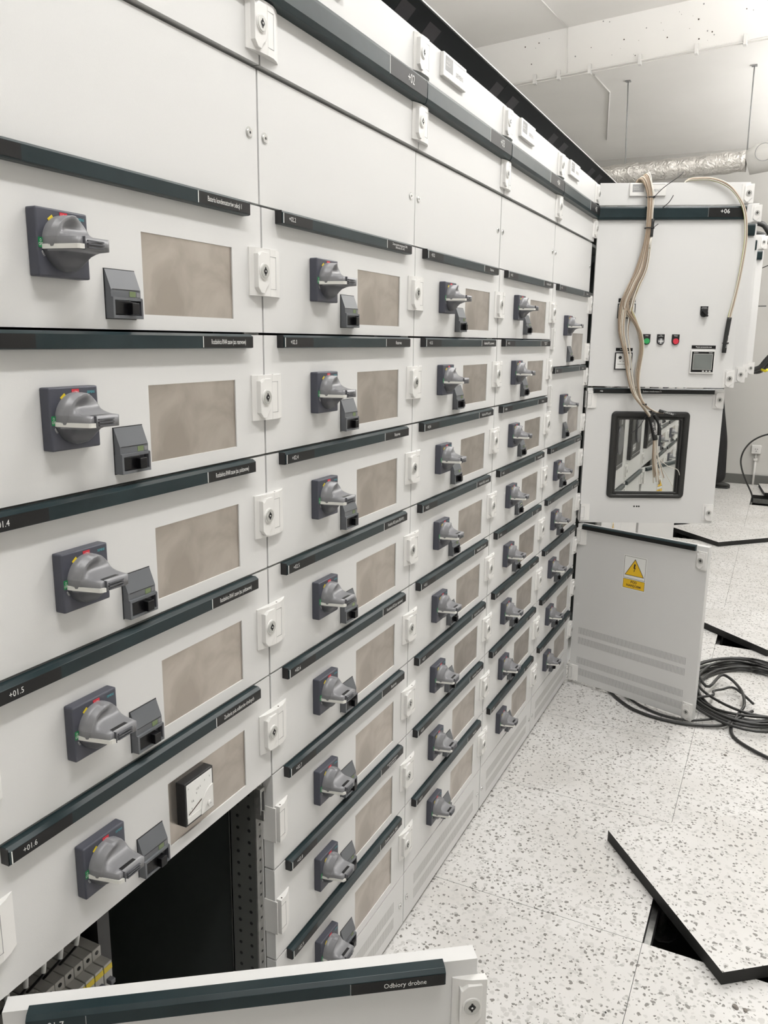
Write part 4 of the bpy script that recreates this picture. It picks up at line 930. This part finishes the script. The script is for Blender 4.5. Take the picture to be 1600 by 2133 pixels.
V = [(0, 0.02, 0.98), (0, 0.02, 1.12), (0, 0.03, 1.32), (0, 0.03, 1.46), (0, 0.02, 1.54), (0, -0.01, 1.62), (0, -0.015, 1.72),
     (-0.09, -0.02, 0.92), (-0.10, -0.11, 0.52), (-0.10, -0.125, 0.30), (-0.10, -0.125, 0.10), (-0.10, -0.15, 0.055),
     (0.09, 0.03, 0.92), (0.10, 0.02, 0.50), (0.10, 0.04, 0.28), (0.10, 0.05, 0.09), (0.10, -0.01, 0.055),
     (-0.18, 0.03, 1.43), (-0.21, 0.05, 1.16), (-0.20, 0.00, 0.92), (-0.20, -0.03, 0.86), (0.18, 0.03, 1.43), (0.21, 0.05, 1.16), (0.20, 0.00, 0.92), (0.20, -0.03, 0.86)]
Ed = [(0, 1), (1, 2), (2, 3), (3, 4), (4, 5), (5, 6), (0, 7), (7, 8), (8, 9), (9, 10), (10, 11), (0, 12), (12, 13), (13, 14), (14, 15), (15, 16), (3, 17), (17, 18), (18, 19), (19, 20), (3, 21), (21, 22), (22, 23), (23, 24)]
Rd = [(0.13, 0.10), (0.13, 0.10), (0.15, 0.11), (0.10, 0.08), 0.052, (0.075, 0.09), (0.07, 0.085), 0.105, 0.085, 0.078, 0.088, 0.045, 0.095, 0.078, 0.075, 0.066, 0.045, 0.055, 0.045, 0.033, 0.03, 0.055, 0.045, 0.033, 0.03]
skin_body('body', V, Ed, Rd, 0, per, [(skin_m, lambda c: c.z > 1.53 or (abs(c.x) > 0.200 and 0.80 < c.z < 0.93)), (mat('dark_work_jacket', (0.03, 0.032, 0.04), 0.8), lambda c: c.z > 0.98 or (abs(c.x) > 0.200 and c.z > 0.85)), (cloth_m, lambda c: True)])
bmh = bmesh.new(); bmesh.ops.create_uvsphere(bmh, u_segments=20, v_segments=12, radius=1)
for v in bmh.verts: v.co = Vector((v.co.x * 0.085, v.co.y * 0.10 + 0.008, v.co.z * 0.085 + 1.735)) if v.co.z > -0.15 or v.co.y > 0.3 else Vector((v.co.x * 0.07, v.co.y * 0.06 + 0.02, v.co.z * 0.05 + 1.735))
me = bpy.data.meshes.new('hair'); bmh.to_mesh(me); bmh.free(); me.materials.append(hair_m); put('hair', me, per)
b = MB()
for sx in (-1, 1): b.cyl((sx * 0.030, 1.665), 0.008, 1, -0.108, -0.095, white_p, 10); b.cyl((sx * 0.030, 1.665), 0.004, 1, -0.110, -0.096, dark_p, 8)
b.prism([(-0.125, 1.625), (-0.098, 1.665), (-0.095, 1.622)], 0, -0.011, 0.011, skin_m); b.box(-0.022, 0.022, -0.099, -0.088, 1.596, 1.602, red_m); b.obj('face_features', per)
def shoe(x, y):
    b = MB(); outl = []
    L = 0.285
    secs = [(0.105, 0.036, 0.095), (0.085, 0.043, 0.110), (0.03, 0.045, 0.115), (-0.03, 0.045, 0.095), (-0.08, 0.049, 0.075), (-0.125, 0.048, 0.062), (-0.165, 0.038, 0.052), (-0.183, 0.020, 0.038)]
    rings = []
    for (yy, hw, h) in secs:
        rings.append([b.bm.verts.new((x + hw * math.cos(t), y + yy, 0.002 + h * max(0, 0.5 + 0.5 * math.sin(t)) ** (0.8))) for t in [k * 2 * PI / 14 for k in range(14)]])
    i = b.mi(shoe_m)
    for A, B in zip(rings, rings[1:]):
        for k in range(14): f = b.bm.faces.new((A[k], A[(k + 1) % 14], B[(k + 1) % 14], B[k])); f.smooth = True; f.material_index = i
    b.bm.faces.new(rings[0]); b.bm.faces.new(rings[-1][::-1])
    b.cyl((x, y - 0.0), 0.05, 2, 0.0, 0.018, black_m, 16); b.box(x - 0.042, x + 0.042, y - 0.165, y + 0.09, 0.0, 0.018, black_m, 0.006)
    b.cyl((y - 0.02, 0.088), 0.012, 0, x - 0.052, x - 0.036, mat('orange_eyelet', (0.55, 0.28, 0.08), 0.5), 10)
    bmesh.ops.recalc_face_normals(b.bm, faces=b.bm.faces[:])
    b.obj('work_shoe', per)
shoe(-0.10, -0.075); shoe(0.10, 0.07)

# ------------------------------------------------------------------ ceiling lamps (out of frame; uplight and last three added to brighten the ceiling)
glow_m = mat('lit_diffuser', (0.9, 0.9, 0.9), 0.5)
glow_m.node_tree.nodes['Principled BSDF'].inputs['Emission Color'].default_value = (1, 0.99, 0.97, 1); glow_m.node_tree.nodes['Principled BSDF'].inputs['Emission Strength'].default_value = 2.5
for n_, (lx, ly, lz, ld, lu) in enumerate(LAMPS):
    t = thing('unseen_ceiling_light', 'long unseen ceiling light with added uplight, number %s from the camera' % ['one', 'two', 'three', 'four', 'five', 'six'][n_], 'light', (lx, ly, lz + 0.04), 0, 'aisle lights')
    MB().box(-0.64, 0.64, -0.09, 0.09, -0.03, 0.03, lamp_m, 0.006).obj('lamp_housing', t)
    b = MB()
    for sx in (-0.5, 0.5): b.tube([(sx, 0, 0.03), (sx, 0, (3.93 if lx < 4.4 else 3.6) - lz - 0.04)], 0.003, grey_p, 5)
    b.obj('hanger_wire', t)
    MB().box(-0.62, 0.62, -0.075, 0.075, -0.036, -0.030, glow_m).obj('diffuser', t)
